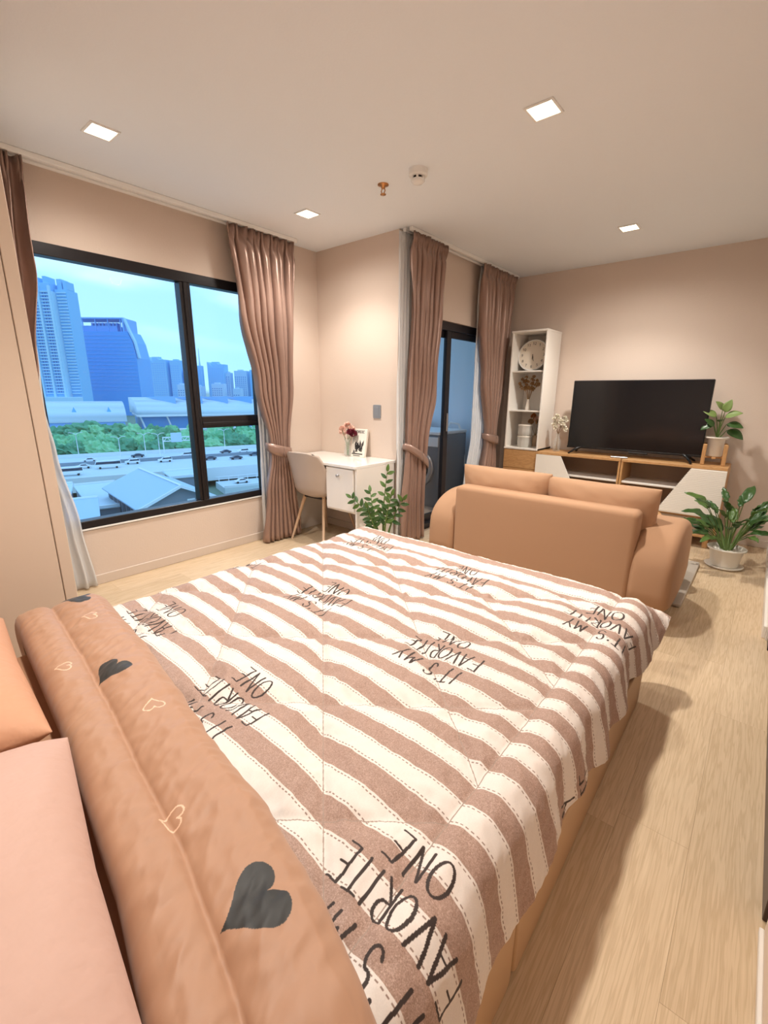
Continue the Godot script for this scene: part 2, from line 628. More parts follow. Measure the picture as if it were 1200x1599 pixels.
	obj("body", st, mat("espresso", rgb(66, 44, 36), 0.4), c)
	st = mb()
	span(st, Vector3(-0.008, 0.0, -0.84), Vector3(0.018, 0.9, -0.72), 0.002)
	obj("end_panel", st, M.espresso, c)
	c = thing("shoe_cabinet", "cream cabinet with a white edge strip at the lower right corner", "cabinet", Vector3(0.2, 0, -0.5))
	st = mb()
	span(st, Vector3(0.006, 0.0, -0.76), Vector3(0.018, 0.9, 1.3), 0.002)
	obj("body", st, M.cabinet_cream, c)
	st = mb()
	span(st, Vector3(-0.004, 0.0, -0.76), Vector3(0.006, 0.02, 1.3), 0.002)
	obj("edge_strip", st, M.white_satin, c)
	# wardrobe on the left, its side towards the bed
	var w := thing("wardrobe", "tall cream built-in wardrobe at the left edge beside the bed head", "wardrobe", Vector3(-2.4, 0, 0))
	st = mb()
	span(st, Vector3(-0.62, 0, -0.575), Vector3(-0.018, CEIL - 0.002, ZBACK - 0.005), 0.003)
	obj("body", st, M.cabinet_cream, w)
	st = mb()
	span(st, Vector3(-0.018, 0.02, -0.575), Vector3(0, CEIL - 0.01, -0.527), 0.0025)
	obj("end_stile", st, M.cabinet_cream, w)
	st = mb()
	span(st, Vector3(-0.018, 0.02, -0.523), Vector3(0, CEIL - 0.01, 0.15), 0.0025)
	obj("door", st, M.cabinet_cream, w)
	st = mb()
	span(st, Vector3(-0.018, 0.02, 0.154), Vector3(0, CEIL - 0.01, ZBACK - 0.005), 0.0025)
	obj("door", st, M.cabinet_cream, w)

func windows() -> void:
	var w := setting("window_1", "large dark-framed window with a city view in the left wall", "window")
	var x0 := XA - 0.075
	var x1 := XA + 0.004
	var st := mb()
	span(st, Vector3(x0, 2.09, -2.43), Vector3(x1, 2.16, -0.78), 0.004)
	span(st, Vector3(x0, 0.395, -2.43), Vector3(x1, 0.465, -0.78), 0.004)
	span(st, Vector3(x0, 0.465, -2.43), Vector3(x1, 2.09, -2.375), 0.004)
	span(st, Vector3(x0, 0.465, -0.835), Vector3(x1, 2.09, -0.78), 0.004)
	obj("frame", st, M.dark_bronze, w)
	st = mb()
	span(st, Vector3(x0, 0.465, -1.845), Vector3(x1, 2.09, -1.765), 0.004)
	span(st, Vector3(x0 + 0.02, 0.465, -1.82), Vector3(x1 + 0.012, 2.09, -1.79), 0.004)
	obj("mullion", st, M.dark_bronze, w)
	st = mb()
	span(st, Vector3(x0, 1.04, -2.375), Vector3(x1, 1.13, -1.845), 0.004)
	span(st, Vector3(x0 + 0.02, 1.06, -2.375), Vector3(x1 + 0.008, 1.085, -1.845), 0.004)
	obj("transom", st, M.dark_bronze, w)
	st = mb()
	span(st, Vector3(x1 - 0.002, 0.40, -2.43), Vector3(x1 + 0.006, 0.412, -0.78), 0.001)
	obj("sill_strip", st, M.white_plastic, w)
	for p in [[0.465, 2.09, -1.765, -0.835], [1.13, 2.09, -2.375, -1.845], [0.465, 1.04, -2.375, -1.845]]:
		st = mb()
		quad(st, Vector3(XA - 0.04, p[0], p[3]), Vector3(XA - 0.04, p[0], p[2]), Vector3(XA - 0.04, p[1], p[2]), Vector3(XA - 0.04, p[1], p[3]))
		obj("pane", st, M.glass, w)
	# balcony door
	var d := setting("door_1", "black framed glass sliding door to the balcony", "door")
	st = mb()
	span(st, Vector3(XC - 0.12, 1.9, -4.88), Vector3(XC - 0.02, 1.975, -3.26), 0.004)
	span(st, Vector3(XC - 0.12, 0.0, -4.88), Vector3(XC - 0.02, 0.05, -3.26), 0.004)
	span(st, Vector3(XC - 0.12, 0.05, -4.88), Vector3(XC - 0.02, 1.9, -4.83), 0.004)
	span(st, Vector3(XC - 0.12, 0.05, -3.31), Vector3(XC - 0.02, 1.9, -3.26), 0.004)
	obj("frame", st, M.black_metal, d)
	for k in 2:
		var zr: Array = [[-4.02, -3.31], [-4.83, -3.90]][k]
		var xx := XC - (0.105 if k == 0 else 0.065)
		st = mb()
		span(st, Vector3(xx, 0.05, zr[0]), Vector3(xx + 0.03, 1.9, zr[0] + 0.075), 0.003)
		span(st, Vector3(xx, 0.05, zr[1] - 0.075), Vector3(xx + 0.03, 1.9, zr[1]), 0.003)
		span(st, Vector3(xx, 0.05, zr[0] + 0.075), Vector3(xx + 0.03, 0.12, zr[1] - 0.075), 0.003)
		span(st, Vector3(xx, 1.84, zr[0] + 0.075), Vector3(xx + 0.03, 1.9, zr[1] - 0.075), 0.003)
		var leaf := obj("leaf", st, M.black_metal, d)
		st = mb()
		quad(st, Vector3(xx + 0.015, 0.12, zr[1] - 0.075), Vector3(xx + 0.015, 0.12, zr[0] + 0.075), Vector3(xx + 0.015, 1.84, zr[0] + 0.075), Vector3(xx + 0.015, 1.84, zr[1] - 0.075))
		obj("pane", st, M.glass, leaf)
		if k == 1:
			st = mb()
			span(st, Vector3(xx + 0.03, 0.95, zr[1] - 0.055), Vector3(xx + 0.045, 1.13, zr[1] - 0.03), 0.004)
			obj("handle", st, M.steel, leaf)

func balcony() -> void:
	mat("balcony_paint", rgb(228, 230, 233), 0.85)
	mat("balcony_tile", rgb(170, 170, 170), 0.6)
	var st := mb()
	span(st, Vector3(-3.75, -0.2, -5.4), Vector3(XC - 0.14, -0.03, ZB - 0.14), 0.0)
	struct("balcony_floor", st, M.balcony_tile, "grey tiled balcony floor beyond the sliding door", "floor")
	st = mb()
	span(st, Vector3(-3.75, -0.03, -5.4), Vector3(XC - 0.14, CEIL, -5.2), 0.0)
	struct("balcony_wall_end", st, M.balcony_paint, "plain grey end wall of the balcony behind the washing machine", "wall")
	st = mb()
	span(st, Vector3(-3.75, -0.03, -5.2), Vector3(-3.6, 1.0, ZB - 0.15), 0.0)
	struct("balcony_parapet", st, M.balcony_paint, "grey balcony parapet seen through the sliding door", "wall")
	st = mb()
	span(st, Vector3(-3.75, CEIL, -5.4), Vector3(XC - 0.14, CEIL + 0.14, ZB - 0.14), 0.0)
	struct("balcony_ceiling", st, M.balcony_paint, "balcony ceiling above the washing machine", "ceiling")
	var w := thing("washing_machine", "white-topped front-loading washing machine on the balcony behind the glass door", "washing machine", Vector3(-3.2, -0.03, -4.74))
	mat("machine_grey", rgb(120, 124, 130), 0.35, {"metallic": 0.2})
	st = mb()
	box(st, Vector3(0, 0.445, 0), Vector3(0.6, 0.87, 0.62), 0.012)
	obj("body", st, M.machine_grey, w)
	st = mb()
	box(st, Vector3(0, 0.9, 0), Vector3(0.61, 0.04, 0.63), 0.012)
	obj("top", st, M.white_plastic, w)
	st = mb()
	box(st, Vector3(0, 0.8, 0.315), Vector3(0.58, 0.11, 0.012), 0.004)
	obj("control_panel", st, M.white_plastic, w)
	st = mb(true)
	var turn := Basis(Vector3.RIGHT, PI / 2)
	lathe(st, Vector3(0, 0.48, 0.31), [Vector2(0.24, 0.0), Vector2(0.24, 0.02), Vector2(0.22, 0.035), Vector2(0.18, 0.035), Vector2(0.17, 0.02)], 40, turn)
	obj("door_ring", st, M.steel, w)
	st = mb(true)
	lathe(st, Vector3(0, 0.48, 0.31), [Vector2(0.175, 0.015), Vector2(0.16, 0.04), Vector2(0.1, 0.055), Vector2(0.0, 0.06)], 40, turn)
	obj("door_glass", st, M.screen_glass, w)
	st = mb(true)
	tube(st, [Vector3(0.05, 0.92, -0.2), Vector3(0.12, 1.0, -0.22), Vector3(0.22, 0.98, -0.24), Vector3(0.27, 0.8, -0.28), Vector3(0.3, 0.45, -0.3)], [0.014], 10)
	var hose := obj("hose", st, M.white_plastic, w)
	hose.set_meta("label", "white drain hose")

# ---------------------------------------------------------------- padded shapes
func chaikin(p: PackedVector2Array, times := 2) -> PackedVector2Array:
	for t in times:
		var o := PackedVector2Array()
		for k in p.size():
			var a := p[k]; var b := p[(k + 1) % p.size()]
			o.append(a.lerp(b, 0.25)); o.append(a.lerp(b, 0.75))
		p = o
	return p

func rounded_rect(w: float, h: float, r: float, segs := 5) -> PackedVector2Array:
	var o := PackedVector2Array()
	for q in 4:
		var c := Vector2((w / 2 - r) * (1 if q == 0 or q == 3 else -1), (h / 2 - r) * (1 if q < 2 else -1))
		for k in segs + 1:
			var t := PI / 2 * (q + float(k) / segs)
			o.append(c + Vector2(cos(t), sin(t)) * r)
	return o

# an outline pushed along z by w, its rims rounded with radius r
func padded(st: SurfaceTool, poly: PackedVector2Array, w: float, r: float, xf := Transform3D(), bulge := 0.0) -> void:
	if Geometry2D.is_polygon_clockwise(poly):
		poly = poly.duplicate()
		poly.reverse()
	var n := poly.size()
	var mid := Vector2.ZERO
	for v in poly:
		mid += v / n
	var inward := PackedVector2Array()
	for k in n:
		var d := (poly[(k + 1) % n] - poly[(k + n - 1) % n]).normalized()
		inward.append(Vector2(-d.y, d.x))
	var rings := []
	var steps := 6
	for s in 2 * (steps + 1):
		var front := s > steps
		var k := s - steps - 1 if front else s
		var a := PI / 2 * float(k) / steps
		var inset := r * (1.0 - sin(a)) if not front else r * (1.0 - cos(a))
		var z := (w / 2 - r + r * sin(a)) if front else -(w / 2 - r + r * cos(a))
		var ring := PackedVector3Array()
		for i in n + 1:
			var v := poly[i % n] + inward[i % n] * inset
			ring.append(xf * Vector3(v.x, v.y, z))
		rings.append(ring)
	grid(st, rings, false)
	# caps, a little domed
	for side in [0, 1]:
		var ring: PackedVector3Array = rings[0] if side == 0 else rings[rings.size() - 1]
		var z := (w / 2) * (1 if side else -1)
		var last := ring
		for s in range(1, 6):
			var f := 1.0 - s / 5.0
			var nx := PackedVector3Array()
			for i in n + 1:
				var v := (poly[i % n] + inward[i % n] * r - mid) * f + mid
				nx.append(xf * Vector3(v.x, v.y, z + bulge * (1.0 - f * f) * (1 if side else -1)))
			grid(st, [last, nx], side == 0)
			last = nx

# ---------------------------------------------------------------- bed
const TOP := 0.452
const FX0 := -1.92
const FX1 := -0.348
const FZ := -2.08

# where the duvet's unrolled point (x, z) lies, without puff or wrinkles
func lie(x: float, z: float) -> Vector3:
	var ex := maxf(0.0, x - FX1) - maxf(0.0, FX0 - x)
	var ez := maxf(0.0, FZ - z)
	var e := sqrt(ex * ex + ez * ez)
	if e < 1e-5:
		return Vector3(x, TOP, z)
	var r := 0.085
	var out := 0.0
	var down := 0.0
	# a corner stands out instead of falling straight
	var corner := pow(clampf(2.0 * absf(ex * ez) / (e * e), 0.0, 1.0), 1.5)
	var bend := PI / 2 * lerpf(0.86, 0.36, corner)
	e *= 1.0 - 0.26 * corner
	var a := e / r
	if a < bend:
		out = r * sin(a)
		down = r * (1.0 - cos(a))
	else:
		var am := bend
		out = r * sin(am) + (e - r * am) * cos(am)
		down = r * (1.0 - cos(am)) + (e - r * am) * sin(am)
	var dir := Vector2(ex, ez).normalized()
	return Vector3(clampf(x, FX0, FX1) + out * dir.x, TOP - down, maxf(z, FZ) - out * dir.y)

func lie_normal(x: float, z: float) -> Vector3:
	var d := 0.004
	return (lie(x, z + d) - lie(x, z - d)).cross(lie(x + d, z) - lie(x - d, z)).normalized()

func seam_dip(x: float, z: float) -> float:
	# distance-based dip of the quilting: a diamond lattice inside a border seam
	var best := 1.0
	if x < -0.375 and x > -1.98 and z > -1.96:
		var u := fposmod(z - 0.91 * x - 0.03 + 0.24, 0.48) - 0.24
		var v := fposmod(z + 0.80 * x + 1.9 + 0.235, 0.47) - 0.235
		best = minf(absf(u) * 0.74, absf(v) * 0.78)
	best = minf(best, absf(x + 0.375))
	best = minf(best, absf(z + 1.96) if x < -0.375 else 1.0)
	return best

func lerp_keys(keys: Array, v: float) -> float:
	# keys of [at, value] in rising order
	if v <= keys[0][0]:
		return keys[0][1]
	for k in keys.size() - 1:
		if v <= keys[k + 1][0]:
			var t: float = (v - keys[k][0]) / (keys[k + 1][0] - keys[k][0])
			return lerpf(keys[k][1], keys[k + 1][1], t)
	return keys[keys.size() - 1][1]

func duvet_picture() -> ImageTexture:
	var ppm := 803.0
	var w := 2048
	var h := 1928
	var im := Image.create(w, h, false, Image.FORMAT_RGB8)
	var r := RandomNumberGenerator.new()
	r.seed = 3
	var brown := Image.create(256, 256, false, Image.FORMAT_RGB8)
	var white := Image.create(256, 256, false, Image.FORMAT_RGB8)
	for y in 256:
		for x in 256:
			var v := r.randf()
			var k := clampf(r.randfn(0.0, 0.05), -0.1, 0.1) + (0.09 if v > 0.93 else 0.0)
			brown.set_pixel(x, y, Color(0.665 + k, 0.545 + k, 0.485 + k))
			var q := r.randfn(0.0, 0.008)
			white.set_pixel(x, y, Color(0.91 + q, 0.865 + q, 0.83 + q))
	for y in range(0, h, 256):
		for x in range(0, w, 256):
			im.blit_rect(white, Rect2i(0, 0, 256, 256), Vector2i(x, y))
	# v runs with z from -2.55 (row 0) to -0.15
	var k := -14
	while k < 8:
		var z0 := -0.900 + 0.1185 * k
		var r0 := int((z0 + 2.55) * ppm)
		var r1 := int((z0 + 0.0575 + 2.55) * ppm)
		if r1 > 0 and r0 < h:
			for x in range(0, w, 256):
				im.blit_rect(brown, Rect2i(0, (k * 37) & 127, 256, r1 - r0), Vector2i(x, r0))
			for y in [r0 - 6, r1 + 4]:
				var x := 3
				while x < w:
					im.fill_rect(Rect2i(x, y, 5, 2), Color(0.58, 0.48, 0.43))
					x += 9
		k += 1
	# quilting stitches, drawn darker to paint in the shade of the seam grooves
	var seam_shade := Color(0.62, 0.54, 0.49)
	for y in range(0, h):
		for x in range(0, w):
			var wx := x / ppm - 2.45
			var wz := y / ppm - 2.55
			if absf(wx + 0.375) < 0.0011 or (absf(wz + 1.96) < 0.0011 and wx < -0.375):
				im.set_pixel(x, y, seam_shade)
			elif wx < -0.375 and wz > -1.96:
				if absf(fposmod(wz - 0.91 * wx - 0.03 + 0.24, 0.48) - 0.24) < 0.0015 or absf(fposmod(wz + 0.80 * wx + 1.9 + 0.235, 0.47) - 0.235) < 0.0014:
					im.set_pixel(x, y, seam_shade)
	var ink := Color(0.20, 0.145, 0.12)
	for p in [[-0.36, -0.462], [-0.735, -1.185], [-0.375, -1.775], [-1.07, -0.575], [-1.375, -1.22], [-1.045, -1.815], [-1.70, -1.90], [-0.035, -1.13], [-1.72, -0.63], [-2.05, -1.25]]:
		for row in 3:
			var s: String = ["IT'S MY", "FAVORITE", "ONE"][row]
			var lw: float = [0.028, 0.031, 0.034][row]
			var gap: float = [0.011, 0.0075, 0.013][row]
			var lh := 0.070
			var start: float = p[0] + [0.125, 0.150, 0.055][row]
			var zb: float = p[1] + [0.062, -0.034, -0.124][row]
			var x := 0.0
			var n := 0
			for ch in s:
				var adv := lw
				if ch == " ":
					adv = lw * 0.7
				elif ch == "'" or ch == "I":
					adv = lw * 0.45
				elif ch == "M":
					adv = lw * 1.25
				var tilt := (r.randf() - 0.5) * 0.12
				for stroke in glyph(ch):
					for i in stroke.size() - 1:
						var a: Vector2 = stroke[i]
						var b: Vector2 = stroke[i + 1]
						var pa := Vector2(start - x - a.x * adv - tilt * a.y * lh, zb + a.y * lh)
						var pb := Vector2(start - x - b.x * adv - tilt * b.y * lh, zb + b.y * lh)
						line(im, Vector2((pa.x + 2.45) * ppm, (pa.y + 2.55) * ppm), Vector2((pb.x + 2.45) * ppm, (pb.y + 2.55) * ppm), 1.7, ink)
				x += adv + gap
				n += 1
	im.generate_mipmaps()
	return ImageTexture.create_from_image(im)

func heart(im: Image, cx: float, cy: float, size: float, turn: float, c: Color, outline := false) -> void:
	# the point of the heart lies towards +y of the picture
	var poly := PackedVector2Array()
	for k in 72:
		var t := TAU * k / 72.0
		var v := Vector2(16.0 * pow(sin(t), 3.0), -(13.0 * cos(t) - 5.0 * cos(2.0 * t) - 2.0 * cos(3.0 * t) - cos(4.0 * t)) - 2.5)
		poly.append(Vector2(cx, cy) + (v * size / 32.0).rotated(turn))
	if outline:
		for k in 71:
			line(im, poly[k], poly[k + 1], 1.1, c)
		return
	var box_ := Rect2(poly[0], Vector2.ZERO)
	for v in poly:
		box_ = box_.expand(v)
	for y in range(maxi(0, int(box_.position.y)), mini(im.get_height(), int(box_.end.y) + 1)):
		for x in range(maxi(0, int(box_.position.x)), mini(im.get_width(), int(box_.end.x) + 1)):
			if Geometry2D.is_point_in_polygon(Vector2(x, y), poly):
				im.set_pixel(x, y, c)

const FOLD_FRONT := [[-2.3, -0.60], [-1.92, -0.56], [-1.45, -0.52], [-0.87, -0.435], [-0.66, -0.42], [-0.44, -0.372], [-0.27, -0.315], [0.0, -0.27]]
const FOLD_BACK := [[-2.3, -0.30], [-1.26, -0.215], [-0.95, -0.18], [-0.7, -0.15], [-0.52, -0.115], [-0.2, -0.05], [0.0, -0.02]]

func bed() -> void:
	# frame with drawers, seen along the right side
	var b := thing("bed_frame", "low light-wood bed base with side panels under the striped duvet", "bed", Vector3(-1.13, 0, -0.6))
	var st := mb()
	span(st, Vector3(-0.86, 0.0, -1.36), Vector3(0.86, 0.215, 1.25), 0.006)
	obj("base", st, M.bed_panel, b)
	for k in 2:
		st = mb()
		var poly := rounded_rect(1.28, 0.235, 0.03)
		padded(st, poly, 0.03, 0.008, Transform3D(Basis(Vector3.UP, PI / 2), Vector3(0.876, 0.121, -0.80 + 1.29 * k)))
		obj("side_panel", st, M.bed_panel, b)
	st = mb()
	span(st, Vector3(-0.86, 0.004, -1.39), Vector3(0.86, 0.235, -1.36), 0.006)
	obj("foot_panel", st, M.bed_panel, b)
	# mattress
	st = mb(true)
	var mx := Transform3D(Basis(Vector3.RIGHT, PI / 2), Vector3(-1.13, 0.312, -0.62))
	padded(st, rounded_rect(1.6, 2.74, 0.09), 0.19, 0.05, mx)
	var mt := obj("mattress", st, M.sheet, null)
	tag(mt, "tan sheeted mattress showing between the pillows and the turned-down duvet", "mattress")
	# duvet
	var dv := thing("duvet", "brown and white striped duvet with lettering, its tan reverse turned down by the pillows", "duvet", Vector3.ZERO)
	var n := FastNoiseLite.new()
	n.seed = 12
	n.frequency = 1.0
	n.fractal_octaves = 3
	var n2 := FastNoiseLite.new()
	n2.seed = 31
	n2.frequency = 1.0
	n2.fractal_type = FastNoiseLite.FRACTAL_RIDGED
	n2.fractal_octaves = 2
	var cols := 300
	var rows := 320
	var pts := []
	var uvs := []
	for r in rows + 1:
		var z := 0.0
		var row := PackedVector3Array()
		var uv := PackedVector2Array()
		for c in cols + 1:
			var x := lerpf(-2.24, -0.105, float(c) / cols)
			z = lerpf(-2.39, lerp_keys(FOLD_BACK, x) - 0.07, float(r) / rows)
			# the hem is not straight
			var hx := x
			if x > FX1:
				hx = FX1 + (x - FX1) * (1.0 + 0.07 * sin(z * 9.0 + 1.0) + 0.04 * sin(z * 23.0))
			var p := lie(hx, z)
			var nm := lie_normal(hx, z)
			var over := clampf((maxf(x - FX1, maxf(FX0 - x, FZ - z))) / 0.2, 0.0, 1.0)
			var d := seam_dip(x, z)
			var puff := 0.015 * (1.0 - exp(-d * d / 0.003)) * (1.0 - over * 0.7) - 0.007 * exp(-d * d / 0.00012)
			var wr := 0.003 * n.get_noise_2d(x * 7.0, z * 7.0)
			wr += 0.005 * (n2.get_noise_2d(x * 3.4 + z * 1.4, z * 5.0 - x * 1.1) - 0.3) * (0.35 + 0.9 * exp(-d * d / 0.006))
			wr += 0.011 * over * (1.0 + sin(z * 22.0 + 2.0 * sin(z * 5.0))) * smoothstep(0.0, 0.5, over)
			wr += 0.0035 * (n2.get_noise_2d(x * 9.0 - z * 4.0, z * 8.0) - 0.3) * exp(-d * d / 0.01)
			# a few long soft swells
			wr += 0.006 * n.get_noise_2d(x * 2.2 + 9.0, z * 2.2)
			wr += 0.0026 * (n2.get_noise_2d(x * 8.0 + z * 11.0, z * 9.0 - x * 13.0) - 0.3)
			# the foot corner flares
			p += nm * (puff + wr)
			row.append(p)
			uv.append(Vector2((x + 2.45) * 803.0 / 2048.0, (z + 2.55) * 803.0 / 1928.0))
		pts.append(row)
		uvs.append(uv)
	st = mb(true)
	grid(st, pts, true, uvs)
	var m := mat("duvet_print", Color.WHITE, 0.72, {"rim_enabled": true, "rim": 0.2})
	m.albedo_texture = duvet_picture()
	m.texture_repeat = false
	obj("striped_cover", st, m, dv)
	# the reverse, turned down
	var hs := Image.create(2048, 560, false, Image.FORMAT_RGB8)
	hs.fill(Color(0.71, 0.545, 0.43))
	var pp := 803.0
	var dark := Color(0.17, 0.165, 0.16)
	var pale := Color(0.93, 0.78, 0.66)
	for q in [[-0.495, -0.272, 0.115, 0.15], [-1.335, -0.365, 0.10, -0.5], [-1.94, -0.46, 0.11, 0.4], [-0.1, -0.2, 0.11, 0.1]]:
		heart(hs, (q[0] + 2.4) * pp, (q[1] + 0.66) * pp, q[2] * pp, q[3], dark)
	for q in [[-0.745, -0.262, 0.045, 0.7], [-1.09, -0.38, 0.05, 1.8], [-1.74, -0.44, 0.05, 0.3], [-1.45, -0.28, 0.045, 0.3]]:
		heart(hs, (q[0] + 2.4) * pp, (q[1] + 0.66) * pp, q[2] * pp, q[3], pale, true)
	hs.generate_mipmaps()
	m = mat("duvet_reverse", Color.WHITE, 0.55, {"rim_enabled": true, "rim": 0.25})
	m.albedo_texture = ImageTexture.create_from_image(hs)
	m.texture_repeat = false
	pts = []
	uvs = []
	var qn := 64
	for c in 321:
		var x := lerpf(-2.2, -0.03, c / 320.0)
		var zf := lerp_keys(FOLD_FRONT, x) + 0.006 * n.get_noise_1d(x * 6.0)
		var zb := lerp_keys(FOLD_BACK, x)
		var row := PackedVector3Array()
		var uv := PackedVector2Array()
		for k in qn + 1:
			var q := float(k) / qn
			var z := lerpf(zf, zb, q)
			var hgt := 0.038 + 0.040 * pow(clampf(q / 0.16, 0, 1), 0.55)
			hgt += 0.016 * sin(PI * clampf((q - 0.02) / 0.62, 0, 1))
			hgt += 0.014 * sin(PI * clampf((q - 0.60) / 0.40, 0, 1))
			hgt -= 0.007 * exp(-pow((q - 0.63) / 0.022, 2.0)) + 0.004 * exp(-pow((q - 0.63) / 0.07, 2.0))
			if q > 0.9:
				var t := (q - 0.9) / 0.1
				hgt = lerpf(hgt, -0.02, t * t)
				z += 0.018 * sin(PI * t)
			var wob := smoothstep(0.02, 0.1, q) * (1.0 - smoothstep(0.93, 1.0, q))
			hgt += wob * (0.005 * n.get_noise_2d(x * 5.0, z * 7.0 + 4.0) + 0.003 * (n2.get_noise_2d(x * 7.5 + z * 3.0, z * 3.5) - 0.3) + 0.0035 * (n2.get_noise_2d(x * 15.0 - z * 6.0, z * 7.0 + x * 3.0) - 0.3))
			row.append(lie(x, z) + lie_normal(x, z) * hgt)
			uv.append(Vector2((x + 2.4) * pp / 2048.0, (z + 0.66) * pp / 560.0))
		pts.append(row)
		uvs.append(uv)
	st = mb(true)
	grid(st, pts, true, uvs)
	var fo := obj("turned_down_edge", st, m, dv)
	fo.set_meta("label", "plain tan reverse with black and outlined hearts")
	# pillows
	for k in 2:
		st = mb(true)
		var bs := Basis(Vector3.UP, deg_to_rad([-8.5, -4.0][k]))
		pillow(st, Vector3([-0.775, -1.575][k], [0.544, 0.544][k], [0.125, 0.06][k]), Vector3(0.78, 0.27, 0.54), bs, 40 + k)
		var p := obj("pillow", st, [M.pillow_cotton, M.pillow_tan][k])
		tag(p, ["pale pink pillow nearest the camera at the bed head", "tan pillow beyond the pale pink one, beside the wardrobe"][k], "pillow", "pillows at the bed head")

# a stuffed pillow with pinched corners
func pillow(st: SurfaceTool, c: Vector3, s: Vector3, basis: Basis, seed_: int, soft_edge := 0.5) -> void:
	var n := FastNoiseLite.new()
	n.seed = seed_
	n.frequency = 5.0
	for side in [1.0, -1.0]:
		var rows := []
		for i in 33:
			var v := -1.0 + 2.0 * i / 32.0
			var row := PackedVector3Array()
			for j in 41:
				var u := -1.0 + 2.0 * j / 40.0
				# more samples near the rims
				var uu := sin(u * PI / 2)
				var vv := sin(v * PI / 2)
				var hgt := pow(maxf(0.0, (1.0 - pow(absf(uu), 2.6)) * (1.0 - pow(absf(vv), 2.6))), soft_edge)
				var pin := 1.0 - 0.035 * (1.0 - absf(uu)) - 0.0 * vv
				var pin2 := 1.0 - 0.035 * (1.0 - absf(vv))
				var y: float = side * hgt * 0.5 + 0.05 * hgt * n.get_noise_2d(uu * 0.5, vv * 0.5 + side)
				row.append(c + basis * Vector3(uu * s.x / 2 * pin2, y * s.y, vv * s.z / 2 * pin))
			rows.append(row)
		grid(st, rows, side > 0)

# ---------------------------------------------------------------- sofa, rug, tables
func sofa_set() -> void:
	var s := thing("sofa", "tan fabric two-seat sofa standing with its back to the foot of the bed", "sofa", Vector3(-1.06, 0, -3.1))
	var st := mb(true)
	padded(st, rounded_rect(1.18, 0.60, 0.035), 0.15, 0.03, Transform3D(Basis(), Vector3(0, 0.385, 0.275)))
	obj("back_panel", st, M.sofa_fabric, s)
	var prof := chaikin(PackedVector2Array([Vector2(-0.40, 0.08), Vector2(-0.41, 0.32), Vector2(-0.37, 0.46), Vector2(-0.22, 0.575), Vector2(0.0, 0.61), Vector2(0.20, 0.57), Vector2(0.33, 0.47), Vector2(0.355, 0.34), Vector2(0.35, 0.08)]), 2)
	for k in [-1.0, 1.0]:
		st = mb(true)
		# the outline lies in the plane across x: outline x runs along world z
		padded(st, prof, 0.225, 0.05, Transform3D(Basis(Vector3(0, 0, 1), Vector3(0, 1, 0), Vector3(-1, 0, 0)), Vector3(k * 0.685 - (0.02 if k < 0 else 0.0), 0, 0)), 0.008)
		obj("armrest", st, M.sofa_fabric, s)
	st = mb(true)
	padded(st, rounded_rect(1.20, 0.22, 0.03), 0.62, 0.02, Transform3D(Basis(), Vector3(0, 0.19, -0.09)))
	obj("base", st, M.sofa_fabric, s)
	for k in [-1.0, 1.0]:
		st = mb(true)
		padded(st, rounded_rect(0.575, 0.15, 0.05), 0.60, 0.05, Transform3D(Basis(), Vector3(k * 0.292, 0.37, -0.12)), 0.01)
		obj("seat_cushion", st, M.sofa_fabric, s)
	for x in [-0.6, 0.6]:
		for z in [-0.36, 0.3]:
			st = mb(true)
			lathe(st, Vector3(x, 0.0255 if z < 0 else 0.0, z), [Vector2(0.0, 0), Vector2(0.018, 0.0), Vector2(0.026, 0.066 if z < 0 else 0.09), Vector2(0.0, 0.066 if z < 0 else 0.09)], 14)
			obj("leg", st, M.oak, s)
	# loose back cushions
	for k in 2:
		st = mb(true)
		var bs := Basis(Vector3.RIGHT, PI / 2 + 0.16) 
		pillow(st, Vector3([-1.365, -0.735][k], [0.60, 0.585][k], -2.985), Vector3(0.66, 0.21, 0.43), bs, 60 + k, 0.42)
		var c := obj("sofa_cushion", st, M.sofa_fabric)
		tag(c, ["left back cushion of the tan sofa, nearer the balcony curtain", "right back cushion of the tan sofa, nearer the walkway"][k], "cushion", "back cushions of the sofa")
	# rug
	st = mb(true)
	padded(st, rounded_rect(1.62, 1.0, 0.02), 0.024, 0.008, Transform3D(Basis(Vector3.RIGHT, PI / 2), Vector3(-1.05, 0.0125, -3.74)))
	tag(obj("rug", st, M.rug), "pale beige rug under the front of the sofa", "rug")
	# pouf
	st = mb(true)
	lathe(st, Vector3(-0.40, 0.027, -3.68), [Vector2(0.0, 0), Vector2(0.09, 0.0), Vector2(0.115, 0.03), Vector2(0.125, 0.13), Vector2(0.115, 0.24), Vector2(0.09, 0.275), Vector2(0.0, 0.285)], 28)
	tag(obj("pouf", st, mat("pouf_fabric", rgb(184, 166, 146), 0.95)), "small round grey-beige pouf in front of the sofa's right arm", "pouf")
	# coffee table
	var t := thing("coffee_table", "low round wooden coffee table showing between the sofa cushion and right arm", "table", Vector3(-0.66, 0.025, -3.76))
	st = mb(true)
	lathe(st, Vector3.ZERO, [Vector2(0.0, 0.415), Vector2(0.155, 0.415), Vector2(0.165, 0.425), Vector2(0.165, 0.437), Vector2(0.158, 0.445), Vector2(0.0, 0.445)], 36)
	obj("tabletop", st, M.oak, t)
	for k in 3:
		var a := TAU * k / 3.0 + 0.4
		st = mb(true)
		tube(st, [Vector3(cos(a) * 0.14, 0.0, sin(a) * 0.14), Vector3(cos(a) * 0.09, 0.416, sin(a) * 0.09)], [0.011, 0.016], 10)
		obj("leg", st, M.oak, t)

